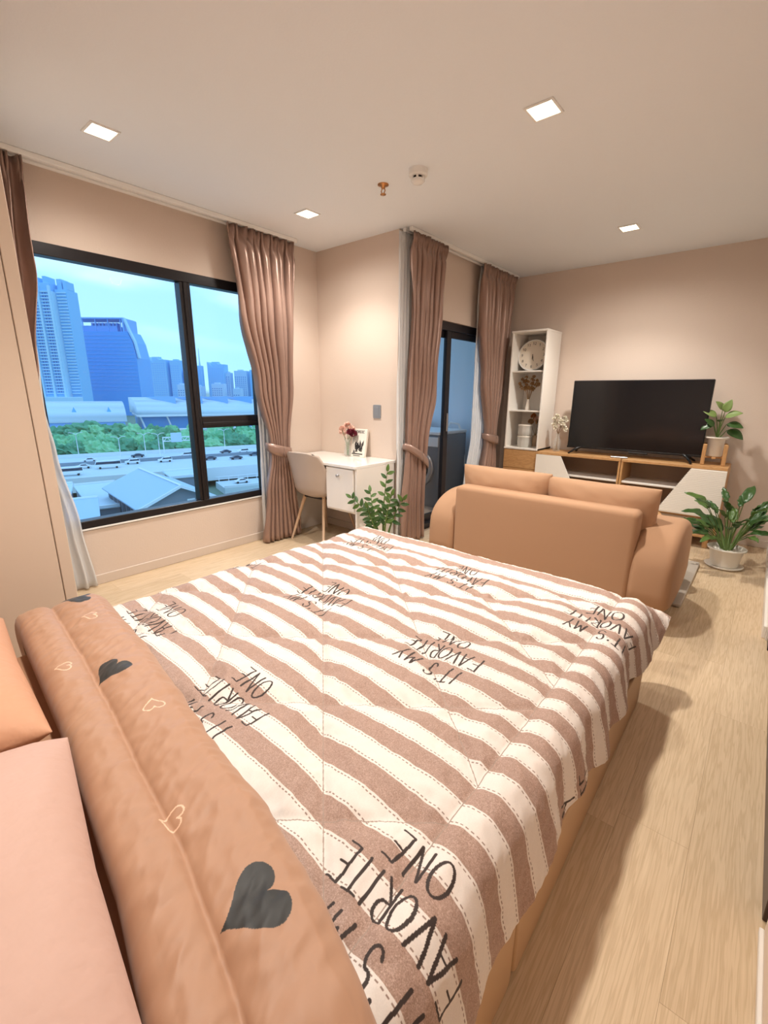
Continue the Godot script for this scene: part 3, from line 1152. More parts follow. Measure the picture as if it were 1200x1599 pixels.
# ---------------------------------------------------------------- desk corner
func desk_set() -> void:
	var d := thing("desk", "white glossy writing desk with a drawer cabinet in the wall corner", "desk", Vector3(XC - 0.003, 0, ZB + 0.002))
	var st := mb()
	span(st, Vector3(-0.95, 0.725, 0), Vector3(0, 0.75, 0.52), 0.003)
	obj("desktop", st, M.white_gloss, d)
	st = mb()
	span(st, Vector3(-0.022, 0, 0.02), Vector3(-0.002, 0.725, 0.50), 0.002)
	obj("side_panel", st, M.white_satin, d)
	st = mb()
	span(st, Vector3(-0.95, 0, 0.02), Vector3(-0.93, 0.725, 0.50), 0.002)
	obj("side_panel", st, M.white_satin, d)
	st = mb()
	span(st, Vector3(-0.37, 0.345, 0.02), Vector3(-0.022, 0.725, 0.488), 0.002)
	obj("cabinet_box", st, M.white_satin, d)
	st = mb()
	span(st, Vector3(-0.355, 0.365, 0.490), Vector3(-0.036, 0.715, 0.508), 0.003)
	var door := obj("cabinet_door", st, M.white_satin, d)
	st = mb(true)
	lathe(st, Vector3(-0.20, 0.655, 0.508), [Vector2(0.006, 0), Vector2(0.006, 0.012), Vector2(0.013, 0.018), Vector2(0.013, 0.024), Vector2(0.0, 0.027)], 16, Basis(Vector3.RIGHT, PI / 2))
	obj("knob", st, M.steel, door)
	st = mb()
	span(st, Vector3(-0.93, 0.615, 0.03), Vector3(-0.375, 0.725, 0.485), 0.002)
	obj("drawer_box", st, M.white_satin, d)
	st = mb()
	span(st, Vector3(-0.92, 0.62, 0.487), Vector3(-0.378, 0.715, 0.503), 0.003)
	obj("drawer", st, M.white_satin, d)
	# things on the desk
	var v := thing("flower_vase", "slim glass vase with pink and wine-red carnations on the desk", "vase", Vector3(-2.955, 0.751, -2.985))
	st = mb(true)
	lathe(st, Vector3.ZERO, [Vector2(0.0, 0.0), Vector2(0.034, 0.0), Vector2(0.038, 0.02), Vector2(0.028, 0.09), Vector2(0.026, 0.13), Vector2(0.036, 0.16), Vector2(0.033, 0.16), Vector2(0.023, 0.13), Vector2(0.025, 0.09), Vector2(0.034, 0.02), Vector2(0.0, 0.006)], 24)
	obj("glass", st, M.vase_glass, v)
	for k in 6:
		var a := TAU * k / 6.0
		var hp := Vector3(cos(a) * 0.05 + (0.012 if k < 2 else -0.01), 0.215 + 0.03 * ((k * 2) % 3), sin(a) * 0.04)
		if k < 2:
			hp = Vector3(0.065 - 0.02 * k, 0.21 + 0.015 * k, -0.01 + 0.02 * k)
		st = mb(true)
		tube(st, [Vector3(cos(a) * 0.008, 0.01, sin(a) * 0.008), Vector3(cos(a) * 0.012, 0.12, sin(a) * 0.012), hp], [0.0022], 6)
		var sm := obj("stem", st, M.stem_green, v)
		st = mb()
		carnation(st, hp, 0.036, 80 + k)
		obj("flower", st, M.petal_wine if k < 2 else M.petal_pink, v)
	var bk := thing("book", "upright white book with black plant print leaning on the wall behind the desk", "book", Vector3(-2.85, 0.751, -2.995), -0.12)
	bk.rotation = Vector3(-0.22, 0.10, 0.0)
	bk.scale = Vector3(1.05, 1.2, 1.0)
	st = mb()
	span(st, Vector3(-0.078, 0.0, -0.028), Vector3(0.078, 0.215, 0.0), 0.002)
	obj("cover", st, M.paper, bk)
	st = mb()
	for q in [[-0.03, 0.055, 0.07, 0.5], [-0.01, 0.05, 0.06, 0.1], [0.03, 0.05, 0.085, -0.2], [0.045, 0.04, 0.05, -0.6], [-0.05, 0.03, 0.03, 0.9], [0.0, 0.04, 0.035, -0.9]]:
		var c2 := Vector2(q[0], q[1])
		for f in [-0.5, 0.0, 0.5]:
			var dir: Vector2 = Vector2(sin(q[3] + f), cos(q[3] + f)) * q[2]
			var sd := Vector2(dir.y, -dir.x) * 0.13
			tri(st, Vector3(c2.x, c2.y, 0.0012), Vector3(c2.x + dir.x * 0.6 + sd.x, c2.y + dir.y * 0.6 + sd.y, 0.0012), Vector3(c2.x + dir.x, c2.y + dir.y, 0.0012))
			tri(st, Vector3(c2.x, c2.y, 0.0012), Vector3(c2.x + dir.x, c2.y + dir.y, 0.0012), Vector3(c2.x + dir.x * 0.6 - sd.x, c2.y + dir.y * 0.6 - sd.y, 0.0012))
	span(st, Vector3(-0.06, 0.02, 0.0004), Vector3(0.055, 0.028, 0.0014), 0.0)
	span(st, Vector3(-0.045, 0.008, 0.0004), Vector3(0.03, 0.013, 0.0014), 0.0)
	for k in 5:
		span(st, Vector3(-0.062 + 0.012 * k, 0.10 + 0.012 * (k % 3), 0.0004), Vector3(-0.058 + 0.012 * k, 0.165, 0.0014), 0.0)
	obj("cover_print", st, M.ink, bk)
	var tm := TextMesh.new()
	tm.text = "NORDIC"
	var ft := SystemFont.new()
	ft.font_names = PackedStringArray(["Droid Sans"])
	ft.font_weight = 700
	tm.font = ft
	tm.font_size = 32
	tm.pixel_size = 0.0009
	tm.depth = 0.001
	var tx := put("title", tm, M.ink, bk)
	tx.position = Vector3(-0.004, 0.192, 0.001)
	var sw := thing("light_switch", "grey metal light switch plate on the wall above the desk", "switch", Vector3(-2.69, 1.16, ZB + 0.005))
	st = mb()
	padded(st, rounded_rect(0.088, 0.118, 0.01), 0.01, 0.003, Transform3D())
	obj("plate", st, M.grey_plate, sw)
	st = mb()
	span(st, Vector3(-0.028, -0.04, 0.003), Vector3(0.028, 0.04, 0.009), 0.002)
	obj("rocker", st, M.grey_plate, sw)
	chair()
	zz_plant()

func carnation(st: SurfaceTool, c: Vector3, r: float, seed_: int) -> void:
	var g := RandomNumberGenerator.new()
	g.seed = seed_
	for k in 46:
		var d := Vector3(g.randfn(), g.randfn() * 0.7 + 0.35, g.randfn()).normalized()
		var x := d.cross(Vector3(g.randfn(), g.randfn(), g.randfn())).normalized()
		var y := d.cross(x)
		var p := c + d * r * 0.25
		var q := c + d * r * g.randf_range(0.75, 1.05)
		var w := r * 0.42
		tri(st, p, q - x * w + y * 0.1 * r, q + d * r * 0.12)
		tri(st, p, q + d * r * 0.12, q + x * w - y * 0.1 * r)

func chair() -> void:
	var c := thing("desk_chair", "taupe upholstered shell chair with slim wooden legs pushed up to the desk", "chair", Vector3(-3.055, 0, -2.765), deg_to_rad(4.0))
	# the shell: across u, and from the seat's front lip up to the top of the back; local +z is the back
	var rows := []
	var path := [[-0.20, 0.415, 0.20, 0.0], [-0.16, 0.440, 0.215, 0.0], [-0.05, 0.435, 0.225, 0.02], [0.06, 0.425, 0.23, 0.06], [0.14, 0.425, 0.235, 0.10], [0.20, 0.45, 0.235, 0.13], [0.235, 0.50, 0.235, 0.14], [0.255, 0.58, 0.23, 0.12], [0.268, 0.67, 0.215, 0.09], [0.28, 0.75, 0.20, 0.06], [0.288, 0.80, 0.18, 0.04], [0.292, 0.825, 0.15, 0.03]]
	for s in 45:
		var f := s / 44.0 * (path.size() - 1)
		var i := mini(int(f), path.size() - 2)
		var t := f - i
		var a: Array = path[i]
		var b: Array = path[i + 1]
		var row := PackedVector3Array()
		var up := smoothstep(0.25, 0.62, s / 44.0)
		for k in 25:
			var u := -1.0 + k / 12.0
			var w := lerpf(a[2], b[2], t)
			var cv := lerpf(a[3], b[3], t) * pow(absf(u), 2.4)
			# the sides curl up on the seat and forward on the back
			var fall := 0.0
			if s > 40:
				fall = pow(absf(u), 4.0) * 0.02 * (s - 40) / 4.0
			row.append(Vector3(u * w, lerpf(a[1], b[1], t) + cv * (1.0 - up) - fall, lerpf(a[0], b[0], t) - cv * up))
		rows.append(row)
	var st := mb(true)
	thick(st, rows, 0.035)
	obj("shell", st, M.chair_shell, c)
	st = mb(true)
	padded(st, rounded_rect(0.38, 0.34, 0.08), 0.05, 0.02, Transform3D(Basis(Vector3.RIGHT, PI / 2), Vector3(0, 0.46, -0.03)))
	obj("seat_pad", st, M.chair_shell, c)
	st = mb()
	box(st, Vector3(0, 0.405, 0.0), Vector3(0.26, 0.02, 0.28), 0.004)
	obj("under_frame", st, M.black_metal, c)
	for x in [-1.0, 1.0]:
		for z in [-1.0, 1.0]:
			st = mb(true)
			tube(st, [Vector3(x * 0.20, 0.0, z * 0.235), Vector3(x * 0.115, 0.425, z * 0.12)], [0.010, 0.0165], 12)
			obj("leg", st, M.pale_wood, c)

# a leaf along +y of length 1, its face towards +z
func leaf_mesh(w: float, curl: float, waves := 0, depth := 0.0, fold := 0.12) -> ArrayMesh:
	var rows := []
	for i in 11:
		var v := i / 10.0
		var hw := w * pow(sin(PI * pow(v, 0.8)), 0.8) * 0.5
		if i == 0 or i == 10:
			hw = 0.006
		hw *= 1.0 + depth * sin(v * TAU * waves)
		var row := PackedVector3Array()
		for k in 5:
			var u := -1.0 + k * 0.5
			row.append(Vector3(u * hw, v - curl * 0.3 * v * v, fold * absf(u) * hw * 2.0 - curl * v * v + (0.03 * sin(v * 14.0 + u * 2.0) if waves else 0.0)))
		rows.append(row)
	var st := mb(true)
	thick(st, rows, 0.008)
	return done(st)

func place_leaf(parent: Node, mesh: Mesh, m: Material, at: Vector3, dir: Vector3, size: float, face := Vector3.UP, wide := 1.0) -> void:
	var o := put("leaf", mesh, m, parent)
	var y := dir.normalized()
	var x := y.cross(face)
	if x.length() < 0.05:
		x = y.cross(Vector3(0.3, 0.1, 1))
	x = x.normalized()
	var z := x.cross(y)
	o.transform = Transform3D(Basis(x * size * wide, y * size, z * size), at)

func zz_plant() -> void:
	var at := Vector3(-2.21, 0, -2.64)
	var p := thing("zz_plant", "glossy dark green pinnate plant beside the white desk, behind the bed", "plant", at)
	var st := mb(true)
	lathe(st, Vector3.ZERO, [Vector2(0, 0), Vector2(0.075, 0), Vector2(0.10, 0.18), Vector2(0.105, 0.19), Vector2(0.095, 0.19), Vector2(0.09, 0.165), Vector2(0.0, 0.165)], 28)
	obj("pot", st, M.pot_white, p)
	var leaf := leaf_mesh(0.42, 0.18)
	for s in [[Vector3(-0.02, 0.40, 0.02), Vector3(0.02, 0.735, 0.0), 12], [Vector3(-0.10, 0.38, 0.02), Vector3(-0.27, 0.50, 0.10), 12], [Vector3(0.03, 0.36, 0.05), Vector3(0.09, 0.56, 0.03), 11], [Vector3(-0.05, 0.36, 0.08), Vector3(-0.12, 0.56, 0.04), 11], [Vector3(0.02, 0.36, -0.05), Vector3(0.14, 0.52, -0.05), 9], [Vector3(-0.04, 0.32, 0.10), Vector3(-0.05, 0.46, 0.15), 9]]:
		var root := Vector3(s[0].x * 0.3, 0.16, s[0].z * 0.3)
		var path := []
		for k in 9:
			var t := k / 8.0
			path.append(root.lerp(s[0], t).lerp(s[0].lerp(s[1], t), t))
		st = mb(true)
		tube(st, path, [0.010, 0.009, 0.008, 0.007, 0.006, 0.005, 0.004, 0.003, 0.002], 7)
		obj("stem", st, M.stem_green, p)
		var n: int = s[2]
		for k in n:
			var t := 0.36 + 0.64 * (k + 0.5) / n
			var a: Vector3 = root.lerp(s[0], t).lerp(s[0].lerp(s[1], t), t)
			var d: Vector3 = (s[1] - s[0]).normalized()
			var side := d.cross(Vector3(0.6, 0.15, 0.75)).normalized() * (1 if k % 2 else -1)
			place_leaf(p, leaf, M.leaf_dark if rng.randf() < 0.7 else M.leaf_mid, a, side * 0.9 + d * 0.55 + Vector3(rng.randfn() * 0.15, rng.randfn() * 0.15, rng.randfn() * 0.2), 0.085 - 0.025 * t + rng.randf() * 0.012, Vector3(0.6, 0.3, 0.7))
		place_leaf(p, leaf, M.leaf_mid, s[1], s[1] - s[0], 0.065, Vector3(0.6, 0.3, 0.7))

# ---------------------------------------------------------------- curtains
# keys: [height, edge z a, edge z b, fold depth], from the top down
func drape(st: SurfaceTool, x0: float, keys: Array, folds: int, th: float, seed_: int) -> void:
	var n := FastNoiseLite.new()
	n.seed = seed_
	n.frequency = 0.6
	var rows := []
	var top: float = keys[0][0]
	var low: float = keys[keys.size() - 1][0]
	var count := 56
	var cols := folds * 14
	for r in count + 1:
		var y := lerpf(top, low, float(r) / count)
		var k := 0
		while k < keys.size() - 2 and y < keys[k + 1][0]:
			k += 1
		var t: float = (keys[k][0] - y) / (keys[k][0] - keys[k + 1][0])
		t = t * t * (3.0 - 2.0 * t)
		var za := lerpf(keys[k][1], keys[k + 1][1], t)
		var zb := lerpf(keys[k][2], keys[k + 1][2], t)
		var dep := lerpf(keys[k][3], keys[k + 1][3], t)
		var row := PackedVector3Array()
		for c in cols + 1:
			var u := float(c) / cols
			var ph := u * folds * TAU + 1.8 * n.get_noise_2d(u * 8.0, y * 0.8)
			var amp := dep * (0.95 + 0.7 * n.get_noise_2d(u * 5.0 + 3.0, y * 0.6))
			var s := sin(ph)
			# pinch pleats: sharp ridges in the heading
			var head := smoothstep(top - 0.16, top - 0.03, y)
			s = lerpf(s, pow(absf(s), 0.6) * signf(s), 1.0 - head)
			s = lerpf(s, 1.6 * pow(absf(cos(ph)), 5.0) - 0.4, head * 0.75)
			row.append(Vector3(x0 + amp * s, y, lerpf(za, zb, u) + 0.25 * amp * cos(ph)))
		rows.append(row)
	thick(st, rows, th)

func band(st: SurfaceTool, c: Vector3, rx: float, rz: float, h: float, tilt: Vector3) -> void:
	# a tieback: a flat band looped round the drape
	var rows := []
	for k in 4:
		var row := PackedVector3Array()
		for s in 37:
			var a := TAU * s / 36.0
			var q := Vector3(cos(a) * rx, 0, sin(a) * rz)
			row.append(c + q + Vector3.UP * (q.dot(tilt) + h * (k / 3.0 - 0.5) * (0.7 + 0.3 * cos(a))) + Vector3(cos(a), 0, sin(a)) * 0.004 * sin(PI * k / 3.0))
		rows.append(row)
	thick(st, rows, 0.006)

func curtains() -> void:
	# tracks
	var tr := thing("curtain_track", "white double curtain track along the ceiling above the city window", "curtain track", Vector3(XA, CEIL, -1.6))
	for k in 2:
		var st := mb()
		var x := 0.06 + 0.065 * k
		span(st, Vector3(x, -0.03, -1.15), Vector3(x + 0.032, -0.0005, 1.1), 0.004)
		obj("rail", st, M.white_plastic, tr)
	tr = thing("curtain_track", "white double curtain track above the balcony door", "curtain track", Vector3(XC, CEIL, -4.1))
	for k in 2:
		var st := mb()
		var x := 0.03 + 0.06 * k
		span(st, Vector3(x, -0.03, -0.95), Vector3(x + 0.03, -0.0005, 1.0), 0.004)
		obj("rail", st, M.white_plastic, tr)
	var xw := XA + 0.125
	# city window, right
	var c := thing("curtain", "mauve satin curtain tied back at the right of the city window, beside the desk chair", "curtain", Vector3.ZERO, 0, "")
	var st := mb(true)
	drape(st, xw, [[2.525, -2.11, -2.72, 0.05], [1.95, -2.17, -2.69, 0.06], [1.38, -2.29, -2.66, 0.045], [0.86, -2.385, -2.585, 0.035], [0.78, -2.385, -2.58, 0.035], [0.45, -2.32, -2.62, 0.045], [0.015, -2.27, -2.66, 0.055]], 8, 0.004, 1)
	obj("fabric", st, M.drape, c)
	st = mb(true)
	band(st, Vector3(xw, 0.83, -2.475), 0.075, 0.125, 0.10, Vector3(-0.25, 0, 0.25))
	obj("tieback", st, M.drape, c)
	# city window, left
	c = thing("curtain", "mauve satin curtain at the left edge of the city window, behind the wardrobe", "curtain", Vector3.ZERO)
	st = mb(true)
	drape(st, xw, [[2.525, -0.895, -0.40, 0.045], [2.0, -0.865, -0.42, 0.05], [1.5, -0.80, -0.44, 0.045], [1.2, -0.765, -0.46, 0.04], [0.86, -0.70, -0.5, 0.035], [0.78, -0.70, -0.5, 0.035], [0.015, -0.76, -0.42, 0.05]], 7, 0.004, 2)
	obj("fabric", st, M.drape, c)
	st = mb(true)
	band(st, Vector3(xw, 0.83, -0.60), 0.07, 0.12, 0.10, Vector3(-0.25, 0, -0.25))
	obj("tieback", st, M.drape, c)
	# sheers
	c = thing("sheer_curtain", "white sheer curtain at the left of the city window, reaching the floor by the wardrobe", "curtain", Vector3.ZERO)
	st = mb(true)
	drape(st, XA + 0.045, [[2.52, -0.86, -0.45, 0.012], [1.6, -0.83, -0.5, 0.012], [1.2, -0.815, -0.5, 0.012], [0.95, -0.84, -0.52, 0.012], [0.45, -0.905, -0.5, 0.015], [0.015, -0.945, -0.45, 0.02]], 8, 0.002, 3)
	obj("fabric", st, M.sheer, c)
	c = thing("sheer_curtain", "narrow white sheer curtain beside the tied curtain at the right of the city window", "curtain", Vector3.ZERO)
	st = mb(true)
	drape(st, XA + 0.042, [[2.52, -2.30, -2.72, 0.012], [1.38, -2.33, -2.68, 0.012], [0.9, -2.335, -2.64, 0.012], [0.015, -2.33, -2.66, 0.014]], 8, 0.002, 4)
	obj("fabric", st, M.sheer, c)
	# balcony door, left
	xw = XC + 0.112
	c = thing("curtain", "mauve satin curtain tied back at the left of the balcony door, by the green plant", "curtain", Vector3.ZERO)
	st = mb(true)
	drape(st, xw, [[2.525, -3.115, -3.60, 0.04], [2.0, -3.115, -3.54, 0.045], [1.45, -3.10, -3.48, 0.045], [0.85, -3.09, -3.375, 0.035], [0.70, -3.09, -3.36, 0.035], [0.35, -3.06, -3.34, 0.045], [0.015, -3.05, -3.36, 0.05]], 7, 0.004, 5)
	obj("fabric", st, M.drape, c)
	st = mb(true)
	band(st, Vector3(xw, 0.78, -3.235), 0.072, 0.165, 0.075, Vector3(0.0, 0, 0.6))
	obj("tieback", st, M.drape, c)
	c = thing("sheer_curtain", "gathered white sheer curtain at the wall corner left of the balcony door", "curtain", Vector3.ZERO)
	st = mb(true)
	drape(st, XC + 0.045, [[2.525, -3.03, -3.42, 0.018], [1.6, -3.04, -3.36, 0.018], [0.9, -3.05, -3.30, 0.016], [0.78, -3.06, -3.30, 0.016], [0.015, -3.05, -3.34, 0.02]], 9, 0.002, 6)
	obj("fabric", st, M.sheer, c)
	# balcony door, right
	c = thing("curtain", "mauve satin curtain tied back at the right of the balcony door, beside the tall shelf", "curtain", Vector3.ZERO)
	st = mb(true)
	drape(st, xw, [[2.525, -4.25, -4.95, 0.045], [2.0, -4.27, -4.91, 0.05], [1.5, -4.38, -4.83, 0.045], [0.9, -4.52, -4.73, 0.035], [0.80, -4.52, -4.73, 0.035], [0.42, -4.44, -4.76, 0.045], [0.015, -4.42, -4.78, 0.05]], 8, 0.004, 7)
	obj("fabric", st, M.drape, c)
	st = mb(true)
	band(st, Vector3(xw, 0.845, -4.625), 0.075, 0.135, 0.095, Vector3(-0.2, 0, 0.2))
	obj("tieback", st, M.drape, c)
	c = thing("sheer_curtain", "white sheer curtain hanging against the glass at the right of the balcony door", "curtain", Vector3.ZERO)
	st = mb(true)
	drape(st, XC + 0.045, [[2.525, -4.32, -4.95, 0.016], [1.7, -4.30, -4.9, 0.016], [0.9, -4.30, -4.85, 0.016], [0.4, -4.20, -4.85, 0.018], [0.015, -4.14, -4.85, 0.02]], 12, 0.002, 8)
	obj("fabric", st, M.sheer, c)

# ---------------------------------------------------------------- tv wall
func tv_wall() -> void:
	var zb := ZD + 0.016
	var zf := -4.73
	# low unit: two halves
	for k in 2:
		var x0: float = [-1.85, -1.025][k]
		var x1: float = [-1.030, -0.205][k]
		var u := thing("tv_cabinet", ["left half of the low oak and white television unit", "right half of the low oak and white television unit, by the floor plant"][k], "cabinet", Vector3((x0 + x1) / 2, 0, (zf + zb) / 2), 0.0, "halves of the television unit")
		var hw := (x1 - x0) / 2
		var hd := (zf - zb) / 2
		var st := mb()
		span(st, Vector3(-hw, 0.705, -hd), Vector3(hw, 0.73, hd), 0.002)
		obj("top", st, M.oak, u)
		for s in [-1.0, 1.0]:
			st = mb()
			span(st, Vector3(s * hw, 0.12, -hd), Vector3(s * (hw - 0.018), 0.705, hd - 0.002), 0.002)
			obj("side_panel", st, M.oak_upright, u)
		st = mb()
		span(st, Vector3(-hw + 0.018, 0.12, -hd), Vector3(hw - 0.018, 0.705, -hd + 0.012), 0.0)
		obj("back_panel", st, M.taupe_board, u)
		st = mb()
		span(st, Vector3(-hw, 0.10, -hd), Vector3(hw, 0.122, hd), 0.002)
		obj("bottom", st, M.oak, u)
		st = mb()
		span(st, Vector3(-hw + 0.018, 0.50, -hd + 0.012), Vector3(hw - 0.018, 0.518, hd - 0.03), 0.002)
		obj("shelf", st, M.white_satin, u)
		st = mb()
		span(st, Vector3(-hw + 0.018, 0.27, -hd + 0.012), Vector3(hw - 0.018, 0.286, hd - 0.01), 0.002)
		obj("shelf", st, M.oak, u)
		st = mb()
		span(st, Vector3(-hw + 0.02, 0.126, hd - 0.03), Vector3(hw - 0.02, 0.268, hd - 0.014), 0.002)
		obj("drawer", st, M.taupe_board, u)
		# the slanted door
		var fl := 1.0 if k == 0 else -1.0
		var poly := PackedVector2Array([Vector2(-hw * fl, 0.29), Vector2((-hw + 0.47) * fl, 0.29), Vector2((-hw + 0.255) * fl, 0.703), Vector2(-hw * fl, 0.703)])
		st = mb()
		prism(st, poly, hd + 0.001, hd + 0.017, Transform3D(), 0.0)
		if not M.has("slat_white"):
			mat("slat_white", rgb(250, 243, 232), 0.5)
		var dr := obj("slanted_door", st, M.slat_white, u)
		if k == 1:
			# fine raised lines across the right door
			st = mb()
			for i in 26:
				var y: float = 0.302 + i * 0.0155
				var t := (y - 0.29) / 0.413
				var xe := lerpf(-hw + 0.47, -hw + 0.255, t)
				span(st, Vector3(-xe - 0.001, y, hd + 0.016), Vector3(hw - 0.004, y + 0.009, hd + 0.0195), 0.0012)
			obj("ribs", st, M.slat_white, dr)
		for x in [-hw + 0.06, hw - 0.06]:
			for z in [-hd + 0.05, hd - 0.05]:
				st = mb()
				box(st, Vector3(x, 0.05, z), Vector3(0.04, 0.1, 0.04), 0.004)
				obj("leg", st, M.oak_upright, u)
	# tall shelf on an oak drawer base
	var t := thing("tall_shelf", "tall narrow white open shelf over an oak drawer base in the room corner", "shelf", Vector3(-2.04, 0, (zf + zb) / 2))
	var hw := 0.19
	var hd := (zf - zb) / 2
	var st := mb()
	for s in [-1.0, 1.0]:
		st = mb()
		span(st, Vector3(s * hw, 0.735, -hd), Vector3(s * (hw - 0.018), 1.955, hd), 0.003)
		obj("side_panel", st, M.white_satin, t)
	for y in [0.735, 1.937]:
		st = mb()
		span(st, Vector3(-hw - (0.006 if y > 1 else 0.004), y, -hd), Vector3(hw + (0.002 if y > 1 else 0.0), y + 0.02, hd + 0.004), 0.003)
		obj("top" if y > 1 else "bottom", st, M.white_satin, t)
	for y in [1.137, 1.545]:
		st = mb()
		span(st, Vector3(-hw + 0.018, y, -hd + 0.01), Vector3(hw - 0.018, y + 0.015, hd - 0.02), 0.002)
		obj("shelf_board", st, M.white_satin, t)
	st = mb()
	span(st, Vector3(-hw + 0.018, 0.755, -hd), Vector3(hw - 0.018, 1.937, -hd + 0.01), 0.0)
	obj("back_panel", st, M.white_satin, t)
	st = mb()
	span(st, Vector3(-hw, 0.09, -hd), Vector3(hw, 0.733, hd - 0.018), 0.002)
	obj("base", st, M.oak, t)
	for k in 3:
		st = mb()
		span(st, Vector3(-hw + 0.002, 0.532 - 0.204 * k, hd - 0.017), Vector3(hw - 0.002, 0.730 - 0.204 * k, hd), 0.003)
		obj("drawer", st, M.oak, t)
	for x in [-hw + 0.04, hw - 0.04]:
		for z in [-hd + 0.05, hd - 0.05]:
			st = mb()
			box(st, Vector3(x, 0.045, z), Vector3(0.035, 0.09, 0.035), 0.004)
			obj("leg", st, M.oak_upright, t)
	# clock on the top shelf
	var c := thing("clock", "round white clock leaning on the top board of the tall shelf", "clock", Vector3(-2.055, 1.562, -4.86))
	c.rotation = Vector3(-0.2, 0.0, 0.0)
	var face := Basis(Vector3.RIGHT, PI / 2)
	st = mb(true)
	lathe(st, Vector3(0, 0.163, 0), [Vector2(0.0, -0.03), Vector2(0.152, -0.03), Vector2(0.163, -0.01), Vector2(0.163, 0.008), Vector2(0.156, 0.014), Vector2(0.150, 0.006)], 56, face)
	obj("rim", st, M.white_plastic, c)
	st = mb(true)
	lathe(st, Vector3(0, 0.163, 0), [Vector2(0.151, 0.004), Vector2(0.0, 0.004)], 56, face)
	obj("dial", st, mat("dial", rgb(232, 222, 206), 0.6), c)
	var ft := SystemFont.new()
	ft.font_names = PackedStringArray(["Droid Sans"])
	for k in 12:
		var tm := TextMesh.new()
		tm.text = str(k if k else 12)
		tm.font = ft
		tm.font_size = 24
		tm.pixel_size = 0.0016
		tm.depth = 0.001
		var a := TAU * k / 12.0
		var o := put("numeral", tm, M.ink, c)
		o.position = Vector3(sin(a) * 0.12, 0.163 + cos(a) * 0.12, 0.0055)
	for q in [[0.0, 0.055, 0.006, PI * 0.98], [0.0, 0.075, 0.004, PI * 0.92]]:
		st = mb()
		box(st, Vector3(0, q[1] * 0.38, 0), Vector3(q[2], q[1], 0.002), 0.0005)
		var o := obj("hand", st, M.black_plastic, c)
		o.position = Vector3(0, 0.163, 0.008 + q[2] * 0.5)
		o.rotation.z = -q[3]
	# dried flowers on the middle shelf
	var v := thing("dried_flower_vase", "slim white vase with dried flowers on the middle board of the tall shelf", "vase", Vector3(-2.06, 1.152, -4.88))
	st = mb(true)
	lathe(st, Vector3.ZERO, [Vector2(0, 0), Vector2(0.026, 0), Vector2(0.028, 0.02), Vector2(0.012, 0.10), Vector2(0.013, 0.115), Vector2(0.009, 0.115), Vector2(0.008, 0.09), Vector2(0, 0.09)], 20)
	obj("vase_body", st, M.pot_white, v)
	for k in 9:
		var a := -0.9 + 1.8 * k / 8.0
		var tip := Vector3(sin(a) * 0.13, 0.20 + 0.13 * cos(a) + 0.02 * (k % 2), 0.03 * cos(k * 2.1))
		st = mb(true)
		tube(st, [Vector3(0, 0.08, 0), Vector3(tip.x * 0.3, 0.2, tip.z * 0.4), tip], [0.0022], 6)
		obj("twig", st, M.twig, v)
		st = mb()
		for i in 5:
			carnation(st, Vector3(0, 0.15, 0).lerp(tip, 0.45 + 0.14 * i) + Vector3(rng.randfn(), rng.randfn(), rng.randfn()) * 0.008, 0.013 if i % 2 else 0.017, 200 + k * 7 + i)
		obj("blossom", st, M.dried if k != 4 else M.petal_white, v)
	# stacked glass jars and dried bunch on the lowest shelf
	for k in 2:
		var j := thing("glass_jar", ["lower of two stacked white ribbed glass jars on the tall shelf", "upper of two stacked white ribbed glass jars on the tall shelf"][k], "jar", Vector3(-2.05, 0.7555 + 0.122 * k, -4.84), 0.0, "jars on the lowest board of the tall shelf")
		st = mb(true)
		var rows := []
		for q in [[0.0, 0.0], [0.066, 0.0], [0.072, 0.012], [0.074, 0.06], [0.072, 0.098], [0.075, 0.104], [0.075, 0.108], [0.07, 0.108], [0.066, 0.06], [0.0, 0.01]]:
			var row := PackedVector3Array()
			for s in 61:
				var a := TAU * s / 60.0
				var r: float = q[0] * (1.0 + 0.02 * cos(a * 12.0))
				row.append(Vector3(r * cos(a), q[1], r * sin(a)))
			rows.append(row)
		grid(st, rows, true)
		if not M.has("jar_glass"):
			mat("jar_glass", Color(0.96, 0.95, 0.92, 0.55), 0.12, {"transparency": BaseMaterial3D.TRANSPARENCY_ALPHA})
		obj("body", st, M.jar_glass, j)
		st = mb(true)
		lathe(st, Vector3(0, 0.109, 0), [Vector2(0, 0), Vector2(0.073, 0), Vector2(0.076, 0.006), Vector2(0.07, 0.012), Vector2(0.0, 0.0125)], 30)
		obj("lid", st, M.pot_white, j)
	var db := thing("dried_bunch", "small orange-brown dried flower bunch on a stick behind the stacked jars", "dried flowers", Vector3(-1.985, 0.7555, -4.97))
	st = mb(true)
	lathe(st, Vector3.ZERO, [Vector2(0, 0), Vector2(0.028, 0), Vector2(0.032, 0.08), Vector2(0.026, 0.12), Vector2(0.0, 0.12)], 20)
	obj("holder", st, M.pale_wood, db)
	for k in 6:
		var tip := Vector3(-0.06 + 0.03 * k, 0.27 + 0.03 * ((k * 5) % 3), 0.02 * (k % 2))
		st = mb(true)
		tube(st, [Vector3(0, 0.1, 0), tip], [0.002], 6)
		obj("stalk", st, M.twig, db)
		st = mb()
		carnation(st, tip, 0.032, 300 + k)
		obj("blossom", st, [M.dried, mat("rust", rgb(182, 118, 62), 0.85), M.petal_pink][k % 3], db)
	# glass vase with white cotton beside the television
	v = thing("cotton_vase", "clear glass bottle with white blossoms between the tall shelf and television", "vase", Vector3(-1.71, 0.731, -4.90))
	st = mb(true)
